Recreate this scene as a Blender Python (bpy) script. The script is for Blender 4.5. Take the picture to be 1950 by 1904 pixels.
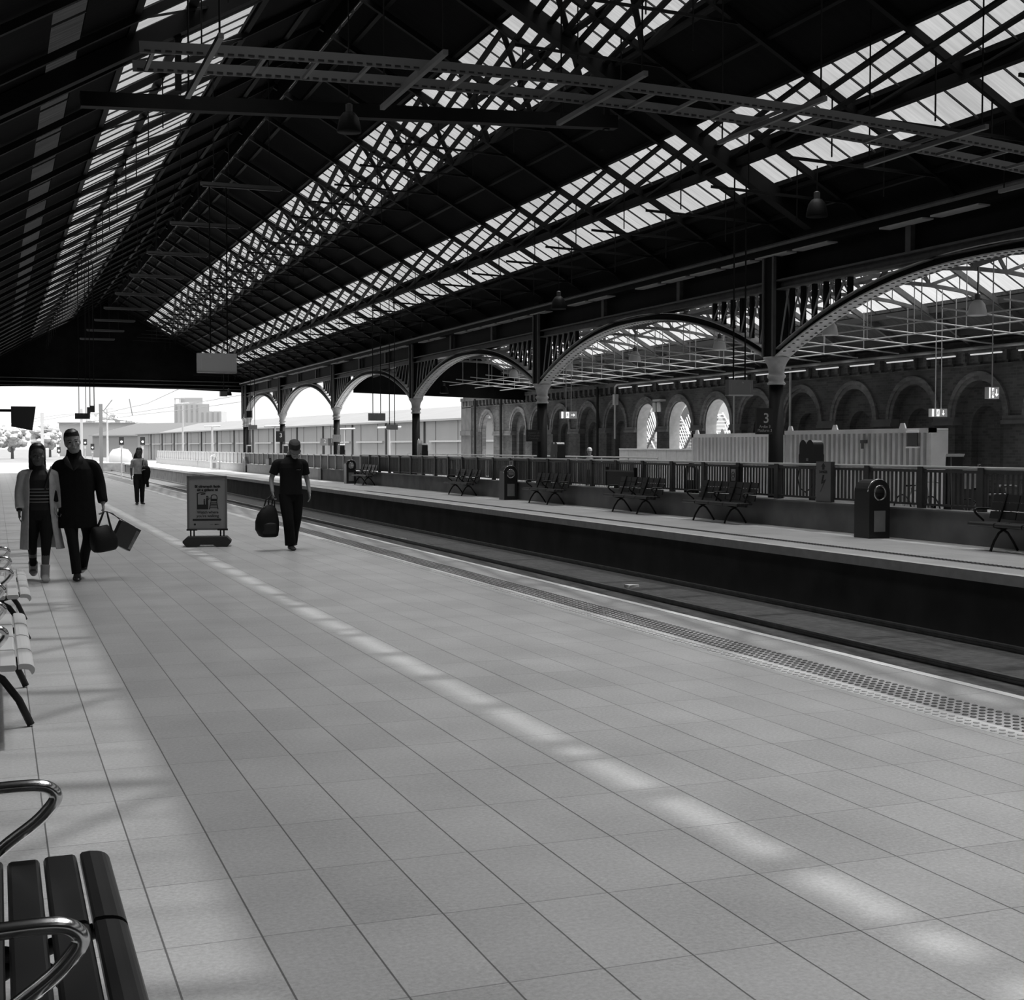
import bpy, math, random
from mathutils import Vector, Matrix
random.seed(7)
for o in list(bpy.data.objects): bpy.data.objects.remove(o)
SC = bpy.context.scene
COL = SC.collection
R = math.radians

# ---------------------------------------------------------------- camera
cam_data = bpy.data.cameras.new('camera'); cam = bpy.data.objects.new('camera', cam_data); COL.objects.link(cam)
cam_data.sensor_fit = 'HORIZONTAL'; cam_data.sensor_width = 36; cam_data.lens = 48.0
cam_data.clip_start = .05; cam_data.clip_end = 3000
cam.location = (0, 0, 1.65); cam.rotation_euler = (R(90-2.2246), 0, R(-20.7154))
SC.camera = cam
# ---------------------------------------------------------------- sky, sun, exposure
SUN_DIR = Vector((.396, .22, 1.0)).normalized()
W = bpy.data.worlds.new('sky'); SC.world = W; W.use_nodes = True
nt = W.node_tree; nt.nodes.clear()
out = nt.nodes.new('ShaderNodeOutputWorld'); bg = nt.nodes.new('ShaderNodeBackground')
tc = nt.nodes.new('ShaderNodeTexCoord'); sep = nt.nodes.new('ShaderNodeSeparateXYZ'); ramp = nt.nodes.new('ShaderNodeValToRGB')
nt.links.new(tc.outputs['Generated'], sep.inputs[0]); nt.links.new(sep.outputs['Z'], ramp.inputs[0])
ramp.color_ramp.elements[0].position = 0; ramp.color_ramp.elements[0].color = (1.1, 1.1, 1.1, 1)
ramp.color_ramp.elements[1].position = .5; ramp.color_ramp.elements[1].color = (.85, .85, .85, 1)
nt.links.new(ramp.outputs[0], bg.inputs['Color']); bg.inputs['Strength'].default_value = 1.0
nt.links.new(bg.outputs[0], out.inputs[0])
def sun(name, strength, angle, d):
    l = bpy.data.lights.new(name, 'SUN'); l.energy = strength; l.angle = R(angle)
    o = bpy.data.objects.new(name, l); COL.objects.link(o)
    o.rotation_euler = d.to_track_quat('Z', 'Y').to_euler(); return o
sun('sun', 2.8, .9, SUN_DIR)
sun('hazy_fill_sun', 16.0, 60, Vector((.15, .08, 1)).normalized())  # broad second sun added as soft overhead fill
vs = SC.view_settings
vs.view_transform = 'Standard'; vs.look = 'None'; vs.gamma = 1; vs.use_curve_mapping = False; vs.exposure = 0.0
cy = SC.cycles
cy.max_bounces = 7; cy.diffuse_bounces = 4; cy.glossy_bounces = 3; cy.transparent_max_bounces = 40; cy.sample_clamp_indirect = 4
cy.caustics_reflective = False; cy.caustics_refractive = False

# ---------------------------------------------------------------- helpers
class MB:
    """collects shapes, then links them as one mesh object"""
    def __init__(s): s.v = []; s.f = []
    def add(s, vs, fs):
        n = len(s.v); s.v += [tuple(v) for v in vs]; s.f += [tuple(i+n for i in f) for f in fs]; return s
    def box(s, x0, x1, y0, y1, z0, z1):
        return s.add([(x, y, z) for x in (x0, x1) for y in (y0, y1) for z in (z0, z1)],
                     [(0,1,3,2),(4,6,7,5),(0,4,5,1),(2,3,7,6),(0,2,6,4),(1,5,7,3)])
    def beam(s, p, q, w, h, up=(0,0,1)):
        p, q, up = Vector(p), Vector(q), Vector(up); d = (q-p).normalized()
        a = d.cross(up)
        if a.length < 1e-4: a = d.cross(Vector((1,0,0)))
        a.normalize(); b = a.cross(d).normalized(); a *= w/2; b *= h/2
        vs = [c+sa*a+sb*b for c in (p, q) for sa, sb in ((-1,-1),(1,-1),(1,1),(-1,1))]
        return s.add(vs, [(3,2,1,0),(4,5,6,7),(0,1,5,4),(1,2,6,5),(2,3,7,6),(3,0,4,7)])
    def loft(s, rings, caps=True, closed=False):
        n = len(rings[0]); m = len(rings); vs = [v for r in rings for v in r]; fs = []
        for i in range(m if closed else m-1):
            for j in range(n):
                a, b = i*n+j, i*n+(j+1) % n; c, d = ((i+1) % m)*n+(j+1) % n, ((i+1) % m)*n+j
                fs.append((a, b, c, d))
        if caps and not closed: fs += [tuple(range(n-1, -1, -1)), tuple(range((m-1)*n, m*n))]
        return s.add(vs, fs)
    def tube(s, pts, r, n=8, closed=False, flat=1.0, up=(0,0,1)):
        pts = [Vector(p) for p in pts]; m = len(pts); rs = r if isinstance(r, (list, tuple)) else [r]*m; rings = []
        up = Vector(up); last = None
        for i, p in enumerate(pts):
            t = (pts[(i+1) % m]-pts[i-1]) if closed else (pts[min(i+1, m-1)]-pts[max(i-1, 0)])
            t.normalize(); a = t.cross(up)
            if a.length < 1e-3: a = last.copy() if last else t.cross(Vector((1,0,0)))
            a.normalize()
            if last and a.dot(last) < 0: a = -a
            last = a; b = a.cross(t).normalized()
            rings.append([p+rs[i]*(math.cos(2*math.pi*k/n)*a+flat*math.sin(2*math.pi*k/n)*b) for k in range(n)])
        return s.loft(rings, closed=closed)
    def lathe(s, prof, c=(0,0,0), n=16, caps=True):
        return s.loft([[(c[0]+r*math.cos(2*math.pi*k/n), c[1]+r*math.sin(2*math.pi*k/n), c[2]+z) for k in range(n)] for r, z in prof], caps=caps)
    def extr(s, poly, ax, a, b):
        def P(t, u, v): return (t,u,v) if ax == 'x' else (u,t,v) if ax == 'y' else (u,v,t)
        return s.loft([[P(a,u,v) for u, v in poly], [P(b,u,v) for u, v in poly]])
    def strip(s, A, B, ax, a, b):
        """solid band between two matching 2D polylines A, B, extruded from a to b along an axis"""
        for i in range(len(A)-1): s.extr([A[i], A[i+1], B[i+1], B[i]], ax, a, b)
        return s
    def build(s, name, mat, parent=None, smooth=False, label=None):
        me = bpy.data.meshes.new(name); me.from_pydata(s.v, [], s.f); me.validate(); me.update()
        import bmesh
        bm = bmesh.new(); bm.from_mesh(me); bmesh.ops.recalc_face_normals(bm, faces=bm.faces); bm.to_mesh(me); bm.free()
        me.materials.append(mat)
        if smooth: me.polygons.foreach_set('use_smooth', [True]*len(me.polygons))
        o = bpy.data.objects.new(name, me); COL.objects.link(o)
        if parent: o.parent = parent
        if label: o['label'] = label
        return o
def thing(name, label, cat, loc=(0,0,0), rz=0, group=None):
    o = bpy.data.objects.new(name, None); COL.objects.link(o); o.location = loc; o.rotation_euler = (0, 0, rz)
    o.empty_display_size = .2
    return tag(o, label, cat, group)
def tag(o, label, cat, group=None):
    o['label'] = label; o['category'] = cat
    if group: o['group'] = group
    return o
def struct(o, label=None):
    o['kind'] = 'structure'
    if label: o['label'] = label
    return o
def copy_tree(o, parent=None):
    c = o.copy(); COL.objects.link(c)
    if parent: c.parent = parent
    for ch in list(o.children): copy_tree(ch, c)
    return c
def dup(o, loc, rz=None, label=None, group=None):
    c = copy_tree(o); c.location = loc
    if rz is not None: c.rotation_euler = (0, 0, rz)
    if label: c['label'] = label
    if group: c['group'] = group
    return c
def text(name, s, size, mat, parent, loc, rot, align='CENTER', ext=.002, label=None, bold=0, sx=1.0):
    cu = bpy.data.curves.new(name, 'FONT'); cu.body = s; cu.size = size; cu.align_x = align; cu.align_y = 'CENTER'; cu.extrude = ext; cu.offset = bold
    cu.resolution_u = 3; cu.materials.append(mat)
    tmp = bpy.data.objects.new('tmp', cu); COL.objects.link(tmp)
    me = bpy.data.meshes.new_from_object(tmp.evaluated_get(bpy.context.evaluated_depsgraph_get()))
    bpy.data.objects.remove(tmp); bpy.data.curves.remove(cu)
    o = bpy.data.objects.new(name, me); COL.objects.link(o); o.parent = parent; o.location = loc; o.rotation_euler = rot; o.scale = (sx, 1, 1)
    if not me.materials: me.materials.append(mat)
    if label: o['label'] = label
    return o
def sm(pts, rs, k=4):
    """smooth a jointed limb: Catmull-Rom through its joints, radii along with them"""
    P = [Vector(p) for p in pts]; P = [2*P[0]-P[1]]+P+[2*P[-1]-P[-2]]; Q = [rs[0]]+list(rs)+[rs[-1]]; op, orr = [], []
    for i in range(1, len(P)-2):
        for j in range(k):
            t = j/k; a, b, c, d = P[i-1:i+3]
            op.append(.5*(2*b+(c-a)*t+(2*a-5*b+4*c-d)*t*t+(3*b-a-3*c+d)*t*t*t)); orr.append(Q[i]+(Q[i+1]-Q[i])*(t*t*(3-2*t)))
    op.append(P[-2]); orr.append(Q[-2]); return op, orr
def arc(c, r, a0, a1, n): return [(c[0]+r*math.cos(R(a0+(a1-a0)*i/n)), c[1]+r*math.sin(R(a0+(a1-a0)*i/n))) for i in range(n+1)]

# ---------------------------------------------------------------- materials
def M(name, g, rough=.6, metal=0, var=0, scale=6, bump=0, stretch=(1,1,1), spec=.5, emit=0):
    m = bpy.data.materials.new(name); m.use_nodes = True; t = m.node_tree; b = t.nodes['Principled BSDF']
    b.inputs['Base Color'].default_value = (g, g, g, 1); b.inputs['Roughness'].default_value = rough; b.inputs['Metallic'].default_value = metal
    b.inputs['Specular IOR Level'].default_value = spec
    if emit: b.inputs['Emission Color'].default_value = (1,1,1,1); b.inputs['Emission Strength'].default_value = emit
    if var or bump:
        co = t.nodes.new('ShaderNodeTexCoord'); mp = t.nodes.new('ShaderNodeMapping'); mp.inputs['Scale'].default_value = stretch
        n = t.nodes.new('ShaderNodeTexNoise'); n.inputs['Scale'].default_value = scale; n.inputs['Detail'].default_value = 5
        t.links.new(co.outputs['Object'], mp.inputs[0]); t.links.new(mp.outputs[0], n.inputs['Vector'])
        if var:
            r = t.nodes.new('ShaderNodeMapRange'); r.inputs[1].default_value = .25; r.inputs[2].default_value = .75
            r.inputs[3].default_value = g*(1-var); r.inputs[4].default_value = g*(1+var)
            t.links.new(n.outputs['Fac'], r.inputs[0]); t.links.new(r.outputs[0], b.inputs['Base Color'])
        if bump:
            bp = t.nodes.new('ShaderNodeBump'); bp.inputs['Strength'].default_value = bump; bp.inputs['Distance'].default_value = .02
            t.links.new(n.outputs['Fac'], bp.inputs['Height']); t.links.new(bp.outputs[0], b.inputs['Normal'])
    return m
def math_node(t, op, a, b=None):
    n = t.nodes.new('ShaderNodeMath'); n.operation = op
    for i, v in enumerate((a, b)):
        if v is None: continue
        if isinstance(v, (int, float)): n.inputs[i].default_value = v
        else: t.links.new(v, n.inputs[i])
    return n.outputs[0]
def tile_material(name, g, ox, oy, wx, wy, jx=.007, jy=.006, rough=.5, joint=.3, tvar=.12, spec=.5):
    """rectangular stone slabs: joints, a tone of its own for every slab, fine grain and stains"""
    m = bpy.data.materials.new(name); m.use_nodes = True; t = m.node_tree; b = t.nodes['Principled BSDF']; L = t.links
    co = t.nodes.new('ShaderNodeTexCoord'); sp = t.nodes.new('ShaderNodeSeparateXYZ'); L.new(co.outputs['Object'], sp.inputs[0])
    u = math_node(t, 'DIVIDE', math_node(t, 'SUBTRACT', sp.outputs['X'], ox), wx); v = math_node(t, 'DIVIDE', math_node(t, 'SUBTRACT', sp.outputs['Y'], oy), wy)
    def dist(w, size): return math_node(t, 'MULTIPLY', math_node(t, 'ABSOLUTE', math_node(t, 'SUBTRACT', math_node(t, 'FRACT', math_node(t, 'ADD', w, .5)), .5)), size)
    du, dv = dist(u, wx), dist(v, wy)
    ju = math_node(t, 'LESS_THAN', du, jx/2); jv = math_node(t, 'MULTIPLY', math_node(t, 'LESS_THAN', dv, jy/2), .75)
    j = math_node(t, 'MAXIMUM', ju, jv)
    cb = t.nodes.new('ShaderNodeCombineXYZ'); L.new(math_node(t, 'FLOOR', u), cb.inputs[0]); L.new(math_node(t, 'FLOOR', v), cb.inputs[1])
    wn = t.nodes.new('ShaderNodeTexWhiteNoise'); wn.noise_dimensions = '2D'; L.new(cb.outputs[0], wn.inputs['Vector'])
    n1 = t.nodes.new('ShaderNodeTexNoise'); n1.inputs['Scale'].default_value = 55; n1.inputs['Detail'].default_value = 4; n1.inputs['Roughness'].default_value = .7; L.new(co.outputs['Object'], n1.inputs['Vector'])
    n2 = t.nodes.new('ShaderNodeTexNoise'); n2.inputs['Scale'].default_value = 1.3; n2.inputs['Detail'].default_value = 4; L.new(co.outputs['Object'], n2.inputs['Vector'])
    def dev(s, k): return math_node(t, 'MULTIPLY', math_node(t, 'SUBTRACT', s, .5), k)
    tot = math_node(t, 'ADD', math_node(t, 'ADD', dev(wn.outputs['Value'], tvar*2), dev(n1.outputs['Fac'], 1.0)), math_node(t, 'ADD', dev(n2.outputs['Fac'], .55), 1.0))
    c = math_node(t, 'MULTIPLY', tot, g)
    c = math_node(t, 'MULTIPLY', c, math_node(t, 'SUBTRACT', 1.0, math_node(t, 'MULTIPLY', j, 1-joint)))
    L.new(c, b.inputs['Base Color']); b.inputs['Roughness'].default_value = rough; b.inputs['Specular IOR Level'].default_value = spec
    bp = t.nodes.new('ShaderNodeBump'); bp.inputs['Strength'].default_value = .25; bp.inputs['Distance'].default_value = .01
    L.new(math_node(t, 'SUBTRACT', math_node(t, 'MULTIPLY', n1.outputs['Fac'], .25), j), bp.inputs['Height']); L.new(bp.outputs[0], b.inputs['Normal'])
    return m
def brick_material(name, g, mortar, axis='yz', w=.23, h=.075):
    m = bpy.data.materials.new(name); m.use_nodes = True; t = m.node_tree; b = t.nodes['Principled BSDF']; L = t.links
    co = t.nodes.new('ShaderNodeTexCoord'); sp = t.nodes.new('ShaderNodeSeparateXYZ'); cb = t.nodes.new('ShaderNodeCombineXYZ')
    L.new(co.outputs['Object'], sp.inputs[0]); L.new(math_node(t, 'ADD', sp.outputs['X'], sp.outputs['Y']), cb.inputs[0]); L.new(sp.outputs['Z'], cb.inputs[1])
    br = t.nodes.new('ShaderNodeTexBrick'); L.new(cb.outputs[0], br.inputs['Vector'])
    br.inputs['Color1'].default_value = (g*.7,)*3+(1,); br.inputs['Color2'].default_value = (g*1.25,)*3+(1,); br.inputs['Mortar'].default_value = (mortar,)*3+(1,)
    br.inputs['Scale'].default_value = 1; br.inputs['Mortar Size'].default_value = .007; br.inputs['Brick Width'].default_value = w; br.inputs['Row Height'].default_value = h
    n = t.nodes.new('ShaderNodeTexNoise'); n.inputs['Scale'].default_value = .8; n.inputs['Detail'].default_value = 6; L.new(co.outputs['Object'], n.inputs['Vector'])
    mr = t.nodes.new('ShaderNodeMapRange'); mr.inputs[1].default_value = .3; mr.inputs[2].default_value = .7; mr.inputs[3].default_value = .55; mr.inputs[4].default_value = 1.25; L.new(n.outputs['Fac'], mr.inputs[0])
    mx = t.nodes.new('ShaderNodeMix'); mx.data_type = 'RGBA'; mx.blend_type = 'MULTIPLY'; mx.inputs[0].default_value = 1
    L.new(br.outputs['Color'], mx.inputs[6]); L.new(mr.outputs[0], mx.inputs[7]); L.new(mx.outputs[2], b.inputs['Base Color'])
    b.inputs['Roughness'].default_value = .85
    return m
def glass_material(name, tint, dirt, scale=3.0, stretch=(.25, 4, .25)):
    """single thin roof panes under streaks of soot: daylight comes straight through, dimmed"""
    m = bpy.data.materials.new(name); m.use_nodes = True; t = m.node_tree; t.nodes.clear(); L = t.links
    o = t.nodes.new('ShaderNodeOutputMaterial'); tr = t.nodes.new('ShaderNodeBsdfTransparent'); L.new(tr.outputs[0], o.inputs[0])
    co = t.nodes.new('ShaderNodeTexCoord'); mp = t.nodes.new('ShaderNodeMapping'); mp.inputs['Scale'].default_value = stretch
    n = t.nodes.new('ShaderNodeTexNoise'); n.inputs['Scale'].default_value = scale; n.inputs['Detail'].default_value = 6; n.inputs['Roughness'].default_value = .7
    n2 = t.nodes.new('ShaderNodeTexNoise'); n2.inputs['Scale'].default_value = .35; n2.inputs['Detail'].default_value = 2
    L.new(co.outputs['Object'], mp.inputs[0]); L.new(mp.outputs[0], n.inputs['Vector']); L.new(co.outputs['Object'], n2.inputs['Vector'])
    s = math_node(t, 'ADD', n.outputs['Fac'], math_node(t, 'MULTIPLY', n2.outputs['Fac'], .6))
    mr = t.nodes.new('ShaderNodeMapRange'); mr.inputs[1].default_value = .45; mr.inputs[2].default_value = 1.0; mr.inputs[3].default_value = tint; mr.inputs[4].default_value = tint*(1-dirt); L.new(s, mr.inputs[0])
    L.new(mr.outputs[0], tr.inputs['Color'])
    return m
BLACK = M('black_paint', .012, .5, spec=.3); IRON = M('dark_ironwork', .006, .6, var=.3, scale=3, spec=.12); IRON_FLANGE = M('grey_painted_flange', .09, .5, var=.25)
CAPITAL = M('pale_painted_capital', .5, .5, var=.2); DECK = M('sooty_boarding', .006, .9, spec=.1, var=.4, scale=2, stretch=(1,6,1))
PALE = M('pale_paint', .5, .5, var=.1); WHITE = M('white_paint', .75, .45); MID = M('mid_grey_paint', .2, .5, var=.1); DARK = M('dark_grey_paint', .05, .5)
STEEL = M('brushed_steel', .45, .28, 1.0); GALV = M('galvanised_steel', .4, .4, .9, var=.15)
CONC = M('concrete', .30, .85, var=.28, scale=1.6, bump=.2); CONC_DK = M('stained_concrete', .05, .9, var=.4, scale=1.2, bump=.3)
SKIN_L = M('light_skin', .26, .55); SKIN_D = M('brown_skin', .09, .5)
GLASS = glass_material('roof_glass', .72, .36); GLASS_LEFT = glass_material('left_roof_glass', .66, .36); GLASS_DIM = glass_material('sooted_glass', .05, .6)
# ================================================================ THE SETTING
Y0, YE = -14.0, 94.0                     # train shed from the rear wall to the open end
XC = 15.9; PITCH = 13.6; COLS = [-1.4, 12.2, 25.8, 39.4, 53.0, 66.7, 80.4, 93.2]
def zroof(x): return 15.28-.57*x if x > 7 else 7.3+.57*x
def zbay(x): return 7.7-.56*(x-19.5) if x > 19.5 else 7.7-.54*(19.5-x)
TILE = tile_material('stone_paving', .42, .5, 4.55, .32, .665, rough=.34, spec=.6, tvar=.06)
struct(MB().box(-2.4, 5.36, Y0, 150, -1.3, 0).build('floor', TILE), 'grey stone slab platform paving in the foreground')
# tactile strip and platform edge
TACT_L = M('pale_tactile_paving', .42, .6, var=.15); TACT_D = M('grey_tactile_paving', .25, .6, var=.15)
COPE = tile_material('edge_slab', .25, 5.9, .2, 3, .9, jx=.0, jy=.01, rough=.5, tvar=.06); EDGE = M('white_edge_line', .5, .6, var=.15)
def studs(x0, rows, y0, y1, mat, dx=.064, dy=.075):
    m = MB()
    n = int((y1-y0)/dy)
    for i in range(rows):
        for k in range(n):
            x, y = x0+i*dx, y0+k*dy
            if y > 2.5*(1+rows*.0) : m.lathe([(.021,0),(.018,.007),(.010,.010)], (x,y,0), 7)
    return m
tp = struct(MB().box(5.36, 5.53, Y0, 150, -1.3, .001).build('trim_1', TACT_L), 'pale strip of tactile paving')
s = studs(5.40, 2, 3, 24, TACT_L).build('studs', TACT_L, tp); s['kind'] = 'stuff'
tp = struct(MB().box(5.53, 5.87, Y0, 150, -1.3, .001).build('trim_2', TACT_D), 'darker strip of studded tactile paving')
s = studs(5.565, 5, 3, 30, TACT_D).build('studs', M('dark_studs', .09, .6), tp); s['kind'] = 'stuff'  # stud colour darkened for the shade on their sides
struct(MB().box(5.87, 6.25, Y0, 150, -1.3, 0).build('trim_3', COPE), 'platform edge slabs')
struct(MB().box(6.25, 6.33, Y0, 150, -.16, .003).build('trim_4', EDGE), 'white painted platform edge line')
# track bed
BALLAST = M('dirty_ballast', .034, .9, var=.6, scale=9, bump=.9)
struct(MB().box(6.25, 12.2, Y0, 150, -1.5, -.93).build('track_bed_floor', BALLAST), 'dark oily track bed between the platforms')
RAIL = M('rail_steel', .22, .3, .9, var=.3)
for x, lab in ((10.36, 'nearer running rail of the track between the platforms'), (11.95, 'farther running rail below the opposite platform')):
    r = MB()
    r.extr([(x-.07,-1.0),(x+.07,-1.0),(x+.07,-.98),(x+.012,-.965),(x+.012,-.89),(x+.036,-.88),(x+.036,-.85),(x-.036,-.85),(x-.036,-.88),(x-.012,-.89),(x-.012,-.965),(x-.07,-.98)], 'y', Y0, 170)
    tag(r.build('running_rail', RAIL), lab, 'rail', 'running rails')
for i, (x, y, a) in enumerate(((8.7,31.0,.4),(9.3,33.5,1.1),(10.9,22.6,.2),(10.5,36.4,2.0))):
    m = MB(); m.loft([[(-.13+.03*s,-.08,z),(.12,-.07+.02*s,z+.01),(.13-.04*s,.08,z),(-.11,.09,z+.012)] for s, z in ((0,.0),(.5,.03),(1,.05))])
    o = m.build('litter_scrap', PALE); o.location = (x,y,-.93); o.rotation_euler = (0,0,a)
    tag(o, ['pale scrap of litter on the track bed nearest the platform edge', 'pale scrap of litter lying beside the crumpled one in the middle of the track bed', 'small pale scrap of litter against the far rail', 'pale scrap of litter farthest along the track bed'][i], 'litter', 'litter on the track bed')
# opposite platform
PLAT = tile_material('worn_platform_surface', .37, 12.2, 0, .8, .9, jx=.012, jy=.004, rough=.5, tvar=.05, joint=.6)
struct(MB().box(12.32, 15.6, Y0, 144, -.12, 0).build('opposite_platform_floor', PLAT), 'opposite platform surface')
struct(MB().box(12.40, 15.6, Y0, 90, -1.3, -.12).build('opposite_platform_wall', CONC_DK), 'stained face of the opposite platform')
struct(MB().box(12.40, 15.6, 90, 144, -1.3, -.12).build('opposite_platform_wall', CONC), 'face of the opposite platform beyond the shed, sunlight put into its paler colour')  # sunlight past the shed put in as lighter concrete
struct(MB().box(12.2, 12.34, Y0, 144, -.14, .003).build('trim_5', EDGE), 'pale edge of the opposite platform')
tp = struct(MB().box(12.86, 13.06, Y0, 90, 0, .002).build('trim_6', TACT_D), 'tactile strip on the opposite platform')
m = MB()
for k in range(420):
    y = 12+k*.09
    for x in (12.9, 12.98): m.box(x, x+.045, y, y+.05, .002, .012)
s = m.build('studs', M('black_studs', .06, .6), tp); s['kind'] = 'stuff'
rp = MB().extr([(144,0),(152,-.9),(144,-.9)], 'x', 12.3, 15.6).build('platform_ramp_floor', CONC); struct(rp, 'ramp at the end of the opposite platform')
GROUND2 = tile_material('bay_floor', .34, 0, 0, .6, .6, rough=.6, tvar=.05)
struct(MB().box(15.6, 27, Y0, 74, -.5, 0).build('concourse_floor', GROUND2), 'floor of the bay behind the fence')
# low wall behind the opposite platform
LW2 = M('sun_toned_rendered_wall', .38, .8, var=.15)  # paler copy of the low wall, sunlight put into its colour
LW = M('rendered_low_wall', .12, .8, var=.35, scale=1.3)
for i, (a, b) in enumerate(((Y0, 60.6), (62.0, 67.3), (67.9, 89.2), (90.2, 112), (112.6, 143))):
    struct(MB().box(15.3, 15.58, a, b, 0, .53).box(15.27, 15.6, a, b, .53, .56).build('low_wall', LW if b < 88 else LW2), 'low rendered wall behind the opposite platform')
struct(MB().box(15.22, 15.62, 67.3, 67.9, 0, .58).build('low_wall_pier', DARK), 'dark pier between two stretches of low wall')
pl = MB().extr([(89.2,0),(90.2,0),(90.2,1.0),(89.2,.45)], 'x', 15.2, 15.7).build('ramp_end_panel', DARK)
tag(pl, 'dark sloping end panel in the low wall beyond the benches', 'panel')
# outside ground
struct(MB().box(-150, 700, 150, 1500, -1.6, -1.05).box(-150, -2.4, Y0, 150, -1.6, -1.05).box(27, 400, Y0, 150, -1.6, -1.05).box(15.6, 27, 74, 150, -1.6, -1.05).box(-2.4, 15.6, 150, 150.1, -1.6, -1.05).build('ground', M('pale_gravel', .09, .9, var=.3, scale=.5)), 'pale ground beyond the station')

# ---------------------------------------------------------------- roofs
def slab(m, zf, x0, x1, y0, y1, t=.09):
    m.add([(x, y, zf(x)+dz) for x in (x0, x1) for y in (y0, y1) for dz in (0, t)], [(0,1,3,2),(4,6,7,5),(0,4,5,1),(2,3,7,6),(0,2,6,4),(1,5,7,3)])
deck = MB()
e = 1e-4
for a, b in ((-2.3,.85),(1.35,2.3),(4.75,7-e),(7+e,7.2),(7.42,9.39),(11.06,12.9),(13.74,13.92),(14.75,16.1)): slab(deck, zroof, a, b, Y0, YE)
for a, b in ((2.3,4.75),(7.2,7.42),(9.39,11.06),(12.9,13.74),(13.92,14.75),(.85,1.35)): slab(deck, zroof, a, b, 93, YE)
# boarding joints and purlins under the deck
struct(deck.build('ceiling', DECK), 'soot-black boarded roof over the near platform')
BAR = M('glazing_bar', .02, .6)
GLASS2 = glass_material('clearer_glass', .95, .25)
def skylight(n, zf, x0, x1, y0, y1, glass, step=.68, bars=True, label=None, bw=.024, bh=.03):
    m = MB(); m.add([(x0,y0,zf(x0)+.05),(x1,y0,zf(x1)+.05),(x1,y1,zf(x1)+.05),(x0,y1,zf(x0)+.05)], [(0,1,2,3)])
    w = struct(m.build('window_%d' % n, glass), label)
    if bars:
        b = MB(); y = y0
        while y <= y1:
            b.beam((x0,y,zf(x0)+.02), (x1,y,zf(x1)+.02), bw, bh); y += step
        b.build('glazing_bars', BAR, w)
    return w
skylight(1, zroof, 2.3, 4.75, Y0, 93, GLASS_LEFT, label='sooted glazing strip in the roof slope at far left')
skylight(2, zroof, 9.39, 11.06, Y0, 93, GLASS, label='sooted glazing strip in the middle of the roof')
skylight(3, zroof, 12.9, 13.74, Y0, 93, GLASS, label='upper half of the glazing strip nearest the columns')
skylight(4, zroof, 13.92, 14.75, Y0, 93, GLASS, label='lower half of the glazing strip nearest the columns')
skylight(5, zroof, 7.2, 7.42, Y0, 93, GLASS2, 1.17, bw=.22, label='narrow slit of glazing beside the ridge')
skylight(6, zroof, .85, 1.35, Y0, 93, GLASS_DIM, 2.72, label='almost black glazing strip above the wall')
pur = MB()
for x in (-1, 2.2, 4.85, 6.2, 7.75, 9.25, 11.15, 12.0, 12.8, 14.85, 15.4):
    pur.beam((x,Y0,zroof(x)-.04), (x,YE,zroof(x)-.04), .1, .08)
pur.beam((7.09,Y0,10.97), (7.09,YE,10.97), .03, .46)  # baffle board added to keep the bright ridge slit from view
for x in (3.2, 10.2): pur.beam((x,Y0,zroof(x)-.06), (x,YE,zroof(x)-.06), .16, .05)
struct(pur.build('roof_purlins_ceiling', IRON), 'lengthwise purlins under the roof boarding and a baffle added beside the ridge')
gab = MB(); P = [(-2.3, zroof(-2.3)), (7, zroof(7)), (16.1, zroof(16.1)), (16.1, 5.35), (11.9,5.52), (6.8,5.6), (2,5.58), (-2.3, 5.5)]
gab.extr(P, 'y', 93.9, 94.1)
struct(gab.build('gable_wall', DECK), 'dark gable screen hanging over the open end of the shed')
gr = MB()
for z in (5.66, 5.9, 6.15): gr.beam((-2.3,93.82,z), (16,93.82,z-.12), .12, .05)
struct(gr.build('trim_7', IRON_FLANGE), 'rails along the foot of the gable screen')
struct(MB().extr([(-2.4,0),(25.5,0),(25.5,4.6),(19.5,7.75),(16.1,6.2),(7,11.4),(-2.4,6.2)], 'y', Y0-.3, Y0).build('wall_rear', DECK), 'rear wall behind the viewer')
struct(MB().box(-2.7, -2.4, Y0, YE, 0, 6.1).build('wall_left', M('dark_side_wall', .05, .8, var=.3)), 'dark wall along the near platform')
# second bay
deck = MB()
for a, b in ((16.1,17.3),(18.5,19.5-e),(19.5+e,21.75),(23.55,25.6)): slab(deck, zbay, a, b, Y0, 64)
for a, b in ((17.3,18.5),(21.75,23.55)): slab(deck, zbay, a, b, 63.4, 64)
struct(deck.build('bay_ceiling', M('bay_boarding', .07, .9, var=.4, scale=2, stretch=(1,6,1))), 'roof boarding over the second bay')
skylight(7, zbay, 17.3, 18.5, Y0, 63.4, GLASS, label='glazing strip added on the near slope of the second bay to let light in')  # strip added to light the platform and the brick wall
skylight(8, zbay, 21.75, 23.55, Y0, 63.4, GLASS2, label='bright glazing strip of the second bay above the brick wall')
m = MB(); m.extr([(16.1,4.25),(16.1,zbay(16.1)),(19.5,7.7),(25.5,zbay(25.5)),(25.5,3.98)], 'y', 63.9, 64.1)
struct(m.build('bay_gable_wall', DECK), 'dark gable screen at the end of the second bay')
m = MB()
for x in (17.2, 18.6, 20.6, 21.7, 23.6, 24.6): m.beam((x,Y0,zbay(x)-.08), (x,64,zbay(x)-.08), .1, .16)
struct(m.build('bay_purlins_ceiling', M('bay_ironwork', .06, .5)), 'purlins of the second bay')
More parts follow.
